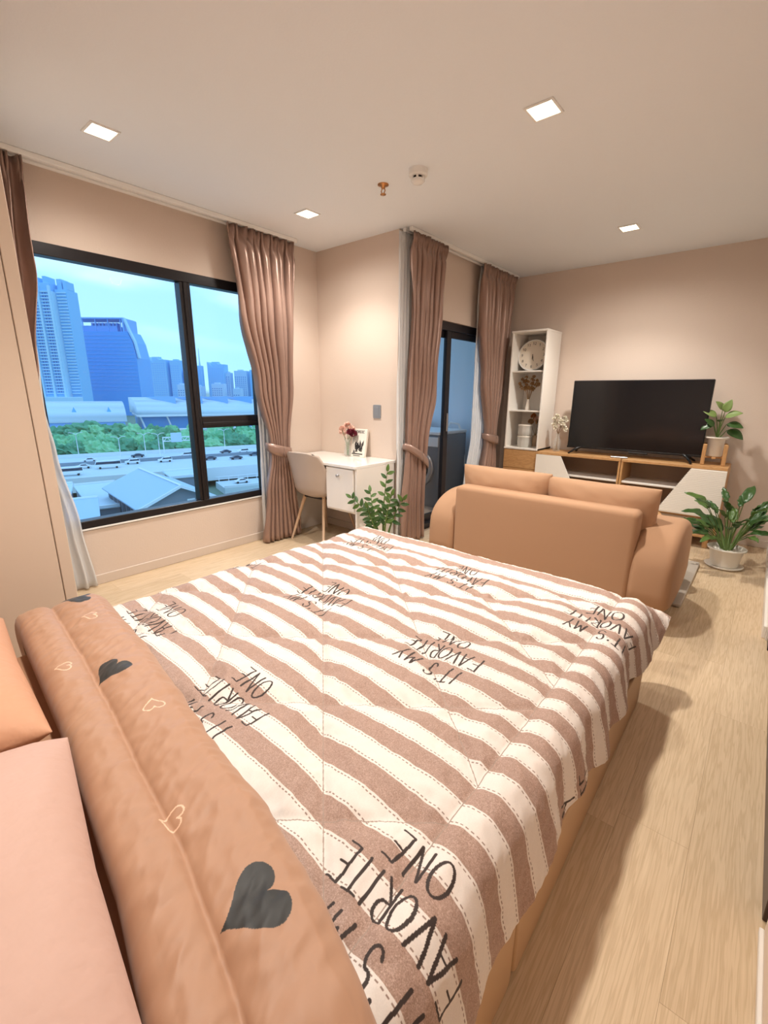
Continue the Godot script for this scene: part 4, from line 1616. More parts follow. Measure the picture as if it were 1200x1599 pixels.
	lathe(st, Vector3.ZERO, [Vector2(0, 0), Vector2(0.036, 0), Vector2(0.04, 0.01), Vector2(0.04, 0.11), Vector2(0.02, 0.15), Vector2(0.018, 0.185), Vector2(0.022, 0.19), Vector2(0.018, 0.19), Vector2(0.015, 0.185), Vector2(0.017, 0.15), Vector2(0.036, 0.11), Vector2(0.036, 0.01), Vector2(0, 0.006)], 24)
	obj("glass", st, M.vase_glass, v)
	for k in 7:
		var tip := Vector3(0.055 * cos(k * 2.4), 0.26 + 0.018 * k, 0.04 * sin(k * 2.4))
		st = mb(true)
		tube(st, [Vector3(0.01 * cos(k), 0.01, 0.01 * sin(k)), Vector3(0.003, 0.18, 0), tip], [0.002], 6)
		obj("stem", st, M.twig, v)
		st = mb()
		for i in 2:
			carnation(st, tip + Vector3(0.02 * i, -0.03 * i, 0.0), 0.026, 400 + k * 3 + i)
		obj("blossom", st, M.petal_white, v)
	# television
	var tv := thing("television", "large black flat-screen television standing on the low oak unit", "television", Vector3(-1.005, 0.731, -4.87))
	st = mb()
	span(st, Vector3(-0.585, 0.055, -0.05), Vector3(0.585, 0.725, 0.0), 0.006)
	obj("casing", st, M.black_plastic, tv)
	st = mb()
	span(st, Vector3(-0.577, 0.075, 0.0), Vector3(0.577, 0.718, 0.003), 0.001)
	obj("screen", st, M.screen_glass, tv)
	st = mb()
	span(st, Vector3(-0.585, 0.055, 0.0), Vector3(0.585, 0.074, 0.006), 0.002)
	obj("lower_bezel", st, M.black_plastic, tv)
	for s in [-1.0, 1.0]:
		for z in [-1.0, 1.0]:
			st = mb(true)
			tube(st, [Vector3(s * 0.44, 0.075, -0.02), Vector3(s * 0.49, 0.045, -0.01 + z * 0.05), Vector3(s * 0.53, 0.009, z * 0.12 - 0.01)], [0.014, 0.012, 0.009], 8)
			obj("foot", st, M.black_plastic, tv)
	st = mb()
	span(st, Vector3(0.0, 0.04, -0.03), Vector3(0.16, 0.056, 0.008), 0.003)
	obj("sensor_bar", st, M.black_plastic, tv)
	var rm := thing("remote_control", "slim silver remote lying below the middle of the television", "remote", Vector3(-1.06, 0.731, -4.775), 0.1)
	st = mb()
	span(st, Vector3(-0.075, 0, -0.018), Vector3(0.075, 0.014, 0.018), 0.004)
	obj("body", st, M.steel, rm)
	st = mb()
	span(st, Vector3(-0.06, 0.014, -0.012), Vector3(0.06, 0.016, 0.012), 0.001)
	obj("keypad", st, M.black_plastic, rm)
	# potted plant on a wooden stand
	var ps := thing("plant_stand", "small wooden plant stand at the right end of the television unit", "plant stand", Vector3(-0.335, 0.731, -4.92), 0.1)
	for x in [-1.0, 1.0]:
		for z in [-1.0, 1.0]:
			st = mb()
			box(st, Vector3(x * 0.075, 0.09, z * 0.075), Vector3(0.03, 0.18, 0.03), 0.004)
			obj("leg", st, M.oak_upright, ps)
	st = mb()
	box(st, Vector3(0, 0.062, 0), Vector3(0.15, 0.016, 0.03), 0.003)
	box(st, Vector3(0, 0.062, 0), Vector3(0.03, 0.0162, 0.15), 0.003)
	obj("cross_bar", st, M.oak, ps)
	var pp := thing("potted_plant", "broad-leaved green plant in a white pot on the wooden stand beside the television", "plant", Vector3(-0.335, 0.802, -4.92))
	st = mb(true)
	lathe(st, Vector3.ZERO, [Vector2(0, 0), Vector2(0.052, 0), Vector2(0.06, 0.01), Vector2(0.062, 0.15), Vector2(0.088, 0.158), Vector2(0.09, 0.17), Vector2(0.08, 0.17), Vector2(0.075, 0.15), Vector2(0.0, 0.15)], 32)
	obj("pot", st, M.pot_white, pp)
	var lf := leaf_mesh(0.62, 0.25)
	for q in [[-0.035, 0.26, 0.05, -0.55, 0.7, 0.10], [0.02, 0.38, 0.0, 0.2, 0.8, 0.12], [0.03, 0.34, 0.02, 0.9, 0.5, 0.13], [-0.03, 0.34, 0.03, -0.8, 0.6, 0.12], [0.05, 0.28, 0.03, 1.0, 0.0, 0.13], [0.06, 0.23, 0.02, 1.0, -0.35, 0.15], [-0.04, 0.28, 0.04, -0.7, -0.3, 0.11], [0.0, 0.30, 0.05, 0.1, 0.2, 0.10], [0.0, 0.4, -0.02, -0.3, 0.6, 0.10]]:
		var a := Vector3(q[0], q[1], q[2])
		st = mb(true)
		tube(st, [Vector3(0, 0.15, 0), Vector3(a.x * 0.4, a.y * 0.75, a.z * 0.5), a], [0.005, 0.004, 0.003], 6)
		obj("stem", st, M.stem_green, pp)
		place_leaf(pp, lf, M.leaf_pale if q[1] > 0.33 else M.leaf_dark, a, Vector3(q[3], q[4], 0.35), q[5], Vector3(0.1, 0.75, 0.65))
	# large floor plant
	var fp := thing("floor_plant", "large plant with wavy dark leaves in a white pot on the floor by the walkway", "plant", Vector3(-0.095, 0, -4.33))
	st = mb(true)
	lathe(st, Vector3.ZERO, [Vector2(0, 0), Vector2(0.10, 0), Vector2(0.118, 0.006), Vector2(0.13, 0.02), Vector2(0.123, 0.022), Vector2(0.10, 0.012), Vector2(0, 0.012)], 36)
	obj("saucer", st, M.pot_white, fp)
	st = mb(true)
	lathe(st, Vector3(0, 0.0125, 0), [Vector2(0, 0), Vector2(0.085, 0), Vector2(0.09, 0.01), Vector2(0.112, 0.13), Vector2(0.128, 0.138), Vector2(0.13, 0.15), Vector2(0.118, 0.152), Vector2(0.108, 0.125), Vector2(0, 0.125)], 36)
	obj("pot", st, M.pot_white, fp)
	st = mb()
	for k in 40:
		var a := rng.randf() * TAU
		var r := sqrt(rng.randf()) * 0.1
		soft_pebble(st, Vector3(cos(a) * r, 0.14, sin(a) * r), 0.013 + rng.randf() * 0.008)
	var pb := obj("pebbles", st, M.pot_white, fp)
	pb.set_meta("kind", "stuff")
	var wl := leaf_mesh(0.36, 0.30, 5, 0.28, 0.2)
	var wl2 := leaf_mesh(0.30, 0.22, 4, 0.22, 0.15)
	for k in 42:
		var a := k * 2.39996
		var lift := 0.1 + 0.85 * rng.randf()
		var dir: Vector3 = Vector3(cos(a), lift, sin(a) * 0.8).normalized()
		var ln := 0.14 + 0.20 * rng.randf()
		var a0 := Vector3(cos(a) * 0.03, 0.14, sin(a) * 0.03)
		var a1 := a0 + Vector3(dir.x * 0.6, dir.y + 0.4, dir.z * 0.6) * ln
		if a1.x > 0.11:
			a1.x = 0.11
			dir.x = minf(dir.x, 0.3)
		st = mb(true)
		tube(st, [a0, a0.lerp(a1, 0.5) + Vector3.UP * 0.03, a1], [0.005, 0.004, 0.003], 6)
		obj("stem", st, M.stem_green, fp)
		var sz := 0.13 + 0.10 * rng.randf()
		if a1.x + dir.x * sz > 0.26:
			sz = 0.12
			dir.x = 0.1
		place_leaf(fp, wl if k % 2 else wl2, M.leaf_dark if k % 3 else M.leaf_mid, a1, dir + Vector3(0, 0.15, 0.1), sz, Vector3(0, 1, 0.5))

func soft_pebble(st: SurfaceTool, c: Vector3, r: float) -> void:
	var top := c + Vector3.UP * r * 0.7
	for k in 6:
		var a := TAU * k / 6.0
		var b := TAU * (k + 1) / 6.0
		var p := c + Vector3(cos(a), 0, sin(a)) * r
		var q := c + Vector3(cos(b), 0, sin(b)) * r
		tri(st, p, top, q)

func ceiling_fittings() -> void:
	var s := thing("smoke_detector", "round white smoke detector on the ceiling in the middle of the room", "smoke detector", Vector3(-1.79, CEIL, -2.41))
	var st := mb(true)
	var down := Basis(Vector3.RIGHT, PI)
	lathe(st, Vector3.ZERO, [Vector2(0.055, 0), Vector2(0.055, 0.03), Vector2(0.05, 0.036), Vector2(0.0, 0.036)], 32, down)
	obj("base", st, M.white_plastic, s)
	st = mb(true)
	lathe(st, Vector3.ZERO, [Vector2(0.03, 0.036), Vector2(0.03, 0.05)], 24, down)
	obj("vent", st, M.black_plastic, s)
	st = mb()
	for k in 6:
		var a := TAU * k / 6.0
		box(st, Vector3(cos(a) * 0.034, -0.043, sin(a) * 0.034), Vector3(0.01, 0.016, 0.012), 0.001, Basis(Vector3.UP, -a))
	obj("ribs", st, M.white_plastic, s)
	st = mb(true)
	lathe(st, Vector3.ZERO, [Vector2(0.038, 0.05), Vector2(0.04, 0.058), Vector2(0.028, 0.07), Vector2(0.0, 0.073)], 28, down)
	obj("cap", st, M.white_plastic, s)
	var p := thing("sprinkler", "small brass fire sprinkler on the ceiling left of the smoke detector", "sprinkler", Vector3(-2.07, CEIL, -2.43))
	st = mb(true)
	lathe(st, Vector3.ZERO, [Vector2(0.034, 0), Vector2(0.034, 0.004), Vector2(0.014, 0.008), Vector2(0.012, 0.022), Vector2(0, 0.022)], 24, down)
	obj("rosette", st, M.brass, p)
	st = mb(true)
	for k in [-1.0, 1.0]:
		tube(st, [Vector3(k * 0.008, -0.02, 0), Vector3(k * 0.016, -0.035, 0), Vector3(k * 0.004, -0.052, 0)], [0.003], 8)
	obj("yoke", st, M.brass, p)
	st = mb(true)
	lathe(st, Vector3(0, -0.052, 0), [Vector2(0, 0), Vector2(0.018, 0.0), Vector2(0.018, 0.003), Vector2(0, 0.005)], 20, down)
	obj("deflector", st, M.brass, p)

# ---------------------------------------------------------------- the city outside
const ROAD_TURN := -0.3047

# t metres away from the building, s metres along the highway
func ex(t: float, y: float, s: float) -> Vector3:
	return Vector3(-0.954 * t + 0.30 * s, y, -0.30 * t - 0.954 * s)

func outside() -> void:
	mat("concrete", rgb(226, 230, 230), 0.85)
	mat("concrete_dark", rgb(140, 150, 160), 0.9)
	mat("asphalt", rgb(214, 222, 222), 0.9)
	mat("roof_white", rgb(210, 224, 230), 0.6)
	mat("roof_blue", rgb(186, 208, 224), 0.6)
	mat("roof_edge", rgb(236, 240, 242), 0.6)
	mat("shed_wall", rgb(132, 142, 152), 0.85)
	mat("timber_dark", rgb(92, 98, 106), 0.85)
	mat("tower_haze_blue", rgb(150, 205, 244), 0.7)  # blue of distant haze is mixed into the tower colours
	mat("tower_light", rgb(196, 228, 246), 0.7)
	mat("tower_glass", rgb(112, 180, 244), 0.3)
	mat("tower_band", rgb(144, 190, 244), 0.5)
	mat("far_block", rgb(160, 208, 246), 0.8)  # skyline colours carry the pale blue haze too
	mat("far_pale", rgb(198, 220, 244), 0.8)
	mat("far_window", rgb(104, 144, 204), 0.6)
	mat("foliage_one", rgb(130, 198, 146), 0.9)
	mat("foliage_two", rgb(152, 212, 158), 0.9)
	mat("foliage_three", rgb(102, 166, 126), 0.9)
	mat("bark", rgb(96, 84, 72), 0.9)
	mat("car_white", rgb(236, 238, 240), 0.3)
	mat("car_dark", rgb(70, 84, 100), 0.3)
	mat("car_red", rgb(170, 70, 70), 0.35)
	mat("car_glass", rgb(46, 58, 74), 0.15)
	mat("tyre", rgb(34, 36, 40), 0.8)
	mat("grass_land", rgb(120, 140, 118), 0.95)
	var st := mb()
	# ground: ends well short of this building's own foot
	span(st, Vector3(-1500, -30.0, -900), Vector3(-40, -28.0, 500), 0.0)
	struct("ground", st, M.grass_land, "grey-green city ground far below the window", "ground")
	highway()
	houses()
	station()
	trees()
	towers()

func placed(called: String, label: String, category: String, t: float, y: float, s: float, turn := 0.0, group := "") -> Node3D:
	return thing(called, label, category, ex(t, y, s), ROAD_TURN + turn, group)

# in these local frames -z runs along the highway and -x away from the room
func highway() -> void:
	var st := mb()
	var hw := placed("highway", "elevated pale concrete highway crossing the view below the trees", "highway", 175.0, -22.7, 40.0)
	span(st, Vector3(-27, -1.2, -170), Vector3(27, 0, 150), 0.0)
	obj("deck", st, M.asphalt, hw)
	st = mb()
	span(st, Vector3(26.6, -3.2, -170), Vector3(27.3, 0.95, 150), 0.05)
	obj("near_parapet", st, M.concrete, hw)
	st = mb()
	span(st, Vector3(-27.3, -1.2, -170), Vector3(-26.6, 1.3, 150), 0.05)
	obj("far_parapet", st, M.concrete, hw)
	st = mb()
	span(st, Vector3(-5.5, 0, -170), Vector3(-4.6, 1.1, 150), 0.05)
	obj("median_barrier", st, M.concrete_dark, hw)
	for k in 2:
		st = mb()
		var i := -168.0
		while i < 150.0:
			span(st, Vector3([9.0, -16.0][k], 0.0, i), Vector3([9.25, -15.75][k], 0.02, i + 4.0), 0.0)
			i += 10.0
		var mk := obj("lane_marks", st, M.roof_edge, hw)
		mk.set_meta("kind", "stuff")
	for i in 9:
		st = mb()
		box(st, Vector3(20, -3.2, -150.0 + i * 34.0), Vector3(3.0, 4.4, 2.0), 0.1)
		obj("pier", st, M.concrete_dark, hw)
	# lower street with a railing
	var lr := placed("street", "lower street with a railing beside the highway, at the right of the view", "street", 140.0, -26.0, 40.0)
	st = mb()
	span(st, Vector3(-6, -2.0, -110), Vector3(6, 0, 10), 0.0)
	obj("deck", st, M.asphalt, lr)
	st = mb()
	for i in 40:
		box(st, Vector3(-5.6, 0.75, -108.0 + i * 3.0), Vector3(0.18, 1.5, 0.18), 0.0)
	span(st, Vector3(-5.7, 1.4, -110), Vector3(-5.5, 1.6, 10), 0.0)
	span(st, Vector3(-5.7, 0.7, -110), Vector3(-5.5, 0.82, 10), 0.0)
	obj("railing", st, M.roof_edge, lr)
	st = mb()
	span(st, Vector3(5.6, 0.0, -110), Vector3(6.0, 0.7, 10), 0.02)
	obj("kerb", st, M.roof_edge, lr)
	# vehicles
	var saloon := vehicle("car", [[-2.25, 0.35], [-2.25, 0.72], [-2.0, 0.92], [-1.2, 0.98], [-0.55, 1.42], [0.75, 1.44], [1.5, 1.02], [2.15, 0.95], [2.25, 0.6], [2.2, 0.35]], [[-1.0, 1.0], [-0.5, 1.36], [0.7, 1.38], [1.35, 1.02]], 1.75, 1.35)
	var suv := vehicle("car", [[-2.3, 0.35], [-2.3, 0.85], [-2.1, 1.0], [-1.2, 1.08], [-0.6, 1.66], [2.0, 1.7], [2.28, 1.1], [2.3, 0.4]], [[-1.05, 1.1], [-0.52, 1.58], [1.9, 1.62], [2.15, 1.12]], 1.85, 1.4)
	var bus := vehicle("minibus", [[-3.6, 0.4], [-3.6, 1.3], [-3.3, 2.3], [-3.0, 2.6], [3.5, 2.6], [3.6, 2.4], [3.6, 0.4]], [[-3.45, 1.45], [-3.15, 2.25], [3.45, 2.25], [3.45, 1.45]], 2.1, 2.3)
	var list := [
		[saloon, 187.6, -2.9, "car_white", "white saloon car on the far carriageway, at the left of the highway", 0],
		[saloon, 172.2, -4.6, "car_white", "white saloon car just ahead of the white minibus", 0],
		[bus, 168.8, 2.2, "car_white", "white minibus with a dark window band on the highway", 0],
		[suv, 175.4, 9.5, "car_white", "white estate car following well behind the minibus", 0],
		[saloon, 192.3, 12.4, "car_dark", "dark car on the far carriageway behind the white estate car", 0],
		[suv, 174.9, 19.6, "car_white", "white off-road car alone on the near carriageway left of the mullion", 0],
		[suv, 185.6, 28.1, "car_white", "white van-like car beside the sign gantry", 0],
		[saloon, 172.2, 34.2, "car_dark", "dark saloon car just right of the window mullion", 0],
		[saloon, 188.5, 43.7, "car_dark", "dark car on the far carriageway in the lower right pane", 0],
		[saloon, 169.2, 42.8, "car_dark", "dark saloon car in the middle of the lower right pane", 0],
		[suv, 186.5, 50.0, "car_white", "pale car on the far carriageway near the right curtain", 0],
		[saloon, 176.0, 51.5, "car_dark", "dark car nearest the right curtain on the highway", 0],
		[bus, 159.0, -8.0, "car_white", "white van close to the near parapet at the lower left of the highway", 0],
		[saloon, 140.0, 36.5, "car_white", "white saloon car on the lower street beside the railing", 1]]
	for v in list:
		var y := -22.69 if v[5] == 0 else -25.99
		var c: Node3D = v[0].duplicate()
		c.name = numbered("minibus" if v[0] == bus else "car")
		add_child(c)
		c.position = ex(v[1], y, v[2])
		c.rotation.y = ROAD_TURN + PI
		tag(c, v[4], "bus" if v[0] == bus else "car", "vehicles on the roads below")
		c.get_node("body").material_override = M[v[3]]
	saloon.queue_free(); suv.queue_free(); bus.queue_free()
	# lamp posts
	for q in [[206.0, -6.3, "leftmost tall white lamp post beyond the highway"], [193.0, 15.3, "white lamp post near the middle of the large pane"], [190.0, 19.8, "white lamp post just left of the sign gantry"], [181.5, 6.5, "short white lamp post on the median, left half of the view"], [199.0, 46.0, "white lamp post seen through the lower right pane"], [199.0, 60.0, "white lamp post close to the right curtain"]]:
		var p := placed("street_lamp", q[2], "street lamp", q[0], -22.69, q[1], 0.0, "lamp posts along the highway")
		st = mb(true)
		tube(st, [Vector3.ZERO, Vector3(0, 8.2, 0)], [0.16, 0.10], 8)
		obj("pole", st, M.roof_edge, p)
		st = mb(true)
		tube(st, [Vector3(0, 8.1, 0), Vector3(0, 8.7, -0.8), Vector3(0, 8.9, -1.8)], [0.09, 0.08, 0.07], 8)
		tube(st, [Vector3(0, 8.1, 0), Vector3(0, 8.7, 0.8), Vector3(0, 8.9, 1.8)], [0.09, 0.08, 0.07], 8)
		obj("arms", st, M.roof_edge, p)
		st = mb()
		box(st, Vector3(0, 8.86, -1.9), Vector3(0.3, 0.14, 0.8), 0.03)
		box(st, Vector3(0, 8.86, 1.9), Vector3(0.3, 0.14, 0.8), 0.03)
		obj("lamp_heads", st, M.roof_edge, p)
	var g := placed("sign_gantry", "pale blue road sign gantry over the highway beside the window mullion", "road sign", 200.0, -22.69, 26.0)
	st = mb()
	for z in [-7.0, 3.5]:
		box(st, Vector3(0, 3.2, z), Vector3(0.35, 6.4, 0.35), 0.03)
	obj("posts", st, M.roof_edge, g)
	st = mb()
	span(st, Vector3(-0.3, 4.6, -7.2), Vector3(0.3, 4.9, 3.7), 0.02)
	span(st, Vector3(-0.3, 6.1, -7.2), Vector3(0.3, 6.4, 3.7), 0.02)
	for k in 8:
		box(st, Vector3(0.0, 5.5, -6.5 + k * 1.3), Vector3(0.2, 0.2, 1.9), 0.0, Basis(Vector3.RIGHT, 0.85 * (1 if k % 2 else -1)))
	obj("truss", st, M.roof_edge, g)
	st = mb()
	span(st, Vector3(0.32, 4.3, -3.4), Vector3(0.5, 8.0, 0.6), 0.04)
	obj("sign_board", st, M.far_pale, g)

func vehicle(called: String, side: Array, glass: Array, w: float, axle: float) -> Node3D:
	var v := Node3D.new()
	v.name = called
	# outline in the plane of z (length) and y
	var turn := Transform3D(Basis(Vector3(0, 0, 1), Vector3(0, 1, 0), Vector3(-1, 0, 0)), Vector3.ZERO)
	var poly := PackedVector2Array()
	for p in side:
		poly.append(Vector2(p[0], p[1]))
	var st := mb(true)
	padded(st, chaikin(poly, 1), w, 0.16, turn)
	obj("body", st, M.car_white, v)
	poly = PackedVector2Array()
	for p in glass:
		poly.append(Vector2(p[0], p[1]))
	st = mb()
	prism(st, poly, -w / 2 - 0.012, w / 2 + 0.012, turn, 0.0)
	obj("windows", st, M.car_glass, v)
	for z in [-axle, axle]:
		for x in [-1.0, 1.0]:
			st = mb(true)
			lathe(st, Vector3(x * (w / 2 - 0.08), 0.33, z), [Vector2(0, -0.1), Vector2(0.33, -0.1), Vector2(0.33, 0.1), Vector2(0, 0.1)], 14, Basis(Vector3.FORWARD, PI / 2))
			obj("wheel", st, M.tyre, v)
	return v

func houses() -> void:
	# the gabled house: axis from far to near end
	var a := ex(118.4, 0, 7.5)
	var b := ex(92.1, 0, 12.4)
	var c := (a + b) / 2
	var ln := a.distance_to(b)
	var dir := (b - a).normalized()
	var turn := atan2(dir.x, dir.z)
	var h := thing("gabled_house", "large house with a pale blue gabled roof nearest below the window", "house", Vector3(c.x, 0, c.z), turn)
	# local +z runs towards the room
	var hl := ln / 2
	var w := 8.0
	var ry := -16.0
	var ey := -19.6
	var st := mb()
	prism(st, PackedVector2Array([Vector2(-w + 1.0, -28), Vector2(w - 1.0, -28), Vector2(w - 1.0, ey + 0.15), Vector2(0, ry - 0.3), Vector2(-w + 1.0, ey + 0.15)]), -hl + 0.5, hl - 1.2)
	obj("walls", st, M.shed_wall, h)
	for s in [-1.0, 1.0]:
		st = mb()
		prism(st, PackedVector2Array([Vector2(0, ry), Vector2(0, ry - 0.25), Vector2(s * w, ey - 0.25), Vector2(s * w, ey)]), -hl, hl)
		obj("roof_slope", st, M.roof_blue, h)
		st = mb()
		prism(st, PackedVector2Array([Vector2(0, ry + 0.08), Vector2(0, ry - 0.45), Vector2(s * (w + 0.1), ey - 0.5), Vector2(s * (w + 0.1), ey + 0.08)]), hl, hl + 0.35)
		obj("verge_board", st, M.roof_edge, h)
	st = mb()
	box(st, Vector3(0, ry + 0.08, 0), Vector3(0.5, 0.2, ln), 0.05)
	obj("ridge", st, M.roof_edge, h)
	st = mb()
	for k in 7:
		span(st, Vector3(-w + 0.9, -24.5, -hl + 2.0 + k * 3.4), Vector3(-w + 1.02, -20.4, -hl + 4.2 + k * 3.4), 0.0)
	obj("side_windows", st, M.timber_dark, h)
	st = mb()
	box(st, Vector3(2.2, -20.2, hl - 1.18), Vector3(1.5, 2.2, 0.15), 0.03)
	obj("gable_window", st, M.roof_edge, h)
	# flat and low roofs around it
	for q in [
		["flat_roof_block", "low block with a flat blue roof at the bottom left of the window view", 94.0, -8.0, 19.0, 13.0, -19.0, "roof_blue", 0.0],
		["white_shed", "long low shed with a white roof between the flat block and the gabled house", 122.0, 0.0, 30.0, 8.5, -21.8, "roof_white", 0.12],
		["side_shed", "small shed with a pale tilted roof behind the gabled house, left of the mullion", 131.0, 18.5, 11.0, 7.0, -20.0, "roof_white", 0.05],
		["annexe", "narrow grey annexe at the left edge beyond the flat blue roof", 114.0, -10.0, 12.0, 8.0, -18.5, "roof_white", 0.0]]:
		var o := placed(q[0], q[1], "building", q[2], 0, q[3], q[8])
		st = mb()
		span(st, Vector3(-q[4] / 2, -28, -q[5] / 2), Vector3(q[4] / 2, q[6] - 0.4, q[5] / 2), 0.05)
		obj("walls", st, M.shed_wall, o)
		st = mb()
		span(st, Vector3(-q[4] / 2 - 0.4, q[6] - 0.4, -q[5] / 2 - 0.4), Vector3(q[4] / 2 + 0.4, q[6], q[5] / 2 + 0.4), 0.08)
		obj("roof", st, M[q[7]], o)
		st = mb()
		for k in int(q[4] / 3.0):
			span(st, Vector3(-q[4] / 2 + 0.8 + k * 3.0, q[6] - 3.2, -q[5] / 2 - 0.06), Vector3(-q[4] / 2 + 2.4 + k * 3.0, q[6] - 1.4, -q[5] / 2 + 0.05), 0.0)
		obj("windows", st, M.timber_dark, o)
		st = mb()
		for x in [-1.0, 1.0]:
			span(st, Vector3(x * q[4] / 2 - 0.25, q[6], -q[5] / 2 - 0.3), Vector3(x * q[4] / 2 + 0.25, q[6] + 0.35, q[5] / 2 + 0.3), 0.03)
		obj("roof_edge", st, M.roof_edge, o)

func station() -> void:
	# left hall: a long barrel roof
	var o := placed("station_hall", "long pale station hall with a rounded roof behind the trees, left half", "station", 318.0, -28, 0.0)
	var st := mb(true)
	var prof := PackedVector2Array()
	for k in 13:
		var a := PI * k / 12.0
		prof.append(Vector2(26.0 * cos(a), 13.0 + 10.5 * sin(a)))
	prism(st, prof, -16.0, 150.0)
	obj("roof", st, M.roof_white, o)
	st = mb()
	span(st, Vector3(-25, 6.0, -15), Vector3(25, 13.0, 149), 0.1)
	obj("hall_walls", st, M.tower_band, o)
	st = mb()
	for k in 7:
		var z := -8.0 + k * 16.0
		tri(st, Vector3(24.6, 15.2, z - 2.2), Vector3(20.6, 21.0, z), Vector3(24.6, 15.2, z + 2.2))
		tri(st, Vector3(24.6, 15.2, z + 2.2), Vector3(20.6, 21.0, z), Vector3(20.0, 15.2, z))
		tri(st, Vector3(24.6, 15.2, z - 2.2), Vector3(20.0, 15.2, z), Vector3(20.6, 21.0, z))
	obj("roof_vents", st, M.tower_glass, o)
	st = mb()
	for k in 9:
		span(st, Vector3(25.0, 10.2, 6.0 + k * 7.0), Vector3(25.2, 10.9, 10.0 + k * 7.0), 0.0)
	obj("pale_strip", st, M.roof_edge, o)  # row of pale plates along the hall wall
	# right hall: curved roof with shark-fin vents
	o = placed("station_hall", "station hall with a curved roof of fin-shaped vents behind the trees, right half", "station", 300.0, -28, 84.0)
	st = mb(true)
	var p2 := PackedVector2Array()
	for k in 9:
		var a := PI / 2 * k / 8.0
		p2.append(Vector2(2.0 - 36.0 * (1.0 - cos(a)), 15.8 + 9.6 * sin(a)))
	p2.append(Vector2(-60, 25.4)); p2.append(Vector2(-60, 15.8))
	prism(st, p2, -80.0, 62.0)
	obj("roof", st, M.roof_white, o)
	st = mb()
	span(st, Vector3(1.6, 15.0, -80.0), Vector3(2.6, 16.2, 62.4), 0.05)
	span(st, Vector3(-34, 15.0, 61.6), Vector3(2.6, 16.0, 62.6), 0.05)
	obj("eaves", st, M.roof_edge, o)
	st = mb()
	for k in 9:
		var z := 52.0 - k * 15.5
		var lo := Vector3(-6.5, 22.2, z - 12.0)
		var up := Vector3(-6.5, 26.6, z - 12.0)
		var tip := Vector3(-24.0, 25.9, z + 3.0)
		tri(st, lo, up, tip); tri(st, lo, tip, up + Vector3(-14, -0.6, 0)); tri(st, up, up + Vector3(-14, -0.6, 0), tip)
	obj("fin_vents", st, M.tower_band, o)
	st = mb()
	span(st, Vector3(-50, 6.0, -78), Vector3(-3, 15.8, 60), 0.1)
	obj("hall_walls", st, M.tower_glass, o)
	st = mb(true)
	for z in [60.0, 46.0]:
		tube(st, [Vector3(2, 5.5, z - 2), Vector3(2, 15.6, z + 1)], [0.5], 8)
	obj("props", st, M.roof_edge, o)
	# viaduct before both
	o = placed("viaduct", "elevated track deck on columns in front of the station halls", "viaduct", 285.0, -28, 40.0)
	st = mb()
	span(st, Vector3(-4, 7.2, -130), Vector3(4, 8.6, 190), 0.05)
	obj("deck", st, M.concrete, o)
	for k in 21:
		st = mb()
		box(st, Vector3(2, 3.6, -125.0 + k * 15.0), Vector3(2.0, 7.2, 1.8), 0.1)
		obj("column", st, M.concrete, o)
	st = mb()
	span(st, Vector3(-5, 0.0, -130), Vector3(-4.2, 7.2, 190), 0.0)
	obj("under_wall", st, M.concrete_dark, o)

func blob(seed_: int) -> ArrayMesh:
	var n := FastNoiseLite.new()
	n.seed = seed_
	n.frequency = 1.6
	n.fractal_octaves = 3
	var rows := []
	for i in 19:
		var a := -PI / 2 + PI * i / 18.0
		var row := PackedVector3Array()
		for j in 29:
			var b := TAU * (j % 28) / 28.0
			var d := Vector3(cos(a) * cos(b), sin(a), cos(a) * sin(b))
			row.append(d * (1.0 + 0.55 * n.get_noise_3dv(d * 1.3)))
		rows.append(row)
	var st := mb()
	grid(st, rows, true)
	return done(st)

func trees() -> void:
	var crowns := [blob(1), blob(2), blob(3), blob(4)]
	var st := mb(true)
	tube(st, [Vector3.ZERO, Vector3(0, 1, 0)], [0.05, 0.035], 7)
	var trunk := done(st)
	var green := ["foliage_one", "foliage_two", "foliage_three"]
	for row in 4:
		var n: int = [17, 17, 16, 15][row]
		for k in n:
			var t: float = [212.0, 226.0, 242.0, 259.0][row] + rng.randfn() * 2.0
			var s: float = -28.0 + k * [6.6, 7.0, 7.8, 9.0][row] + rng.randfn() * 1.5
			var hgt: float = [8.5, 9.5, 10.0, 11.0][row] + rng.randf() * 2.0
			var g := rng.randi() % 3
			var o := placed("tree", ["mid green round tree in the tree belt beyond the highway", "light green round tree in the tree belt beyond the highway", "dark green round tree in the tree belt beyond the highway"][g], "tree", t, -28.0, s, rng.randf() * 6.0, ["mid green trees of the belt", "light green trees of the belt", "dark green trees of the belt"][g])
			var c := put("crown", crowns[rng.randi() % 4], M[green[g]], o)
			var r := 3.7 + rng.randf() * 1.1
			c.position = Vector3(0, hgt - r * 0.9, 0)
			c.scale = Vector3(r, r * 0.95, r)
			var tk := put("trunk", trunk, M.bark, o)
			tk.scale = Vector3(6, hgt - r, 6)
	for q in [[267.0, -3.0, 14.0, 8.0, "large dark tree standing up before the left station hall"], [268.0, 9.0, 12.5, 7.5, "dark tree just right of the largest tree before the station"], [268.0, -14.0, 12.0, 7.0, "dark tree just left of the largest tree before the station"]]:
		var o := placed("tree", q[4], "tree", q[0], -28.0, q[1], 0.3)
		var c := put("crown", crowns[1], M.foliage_three, o)
		c.position = Vector3(0, q[2] - q[3] * 0.55, 0)
		c.scale = Vector3(q[3], q[3] * 0.6, q[3] * 1.2)
		var tk := put("trunk", trunk, M.bark, o)
		tk.scale = Vector3(10, q[2] - q[3], 10)

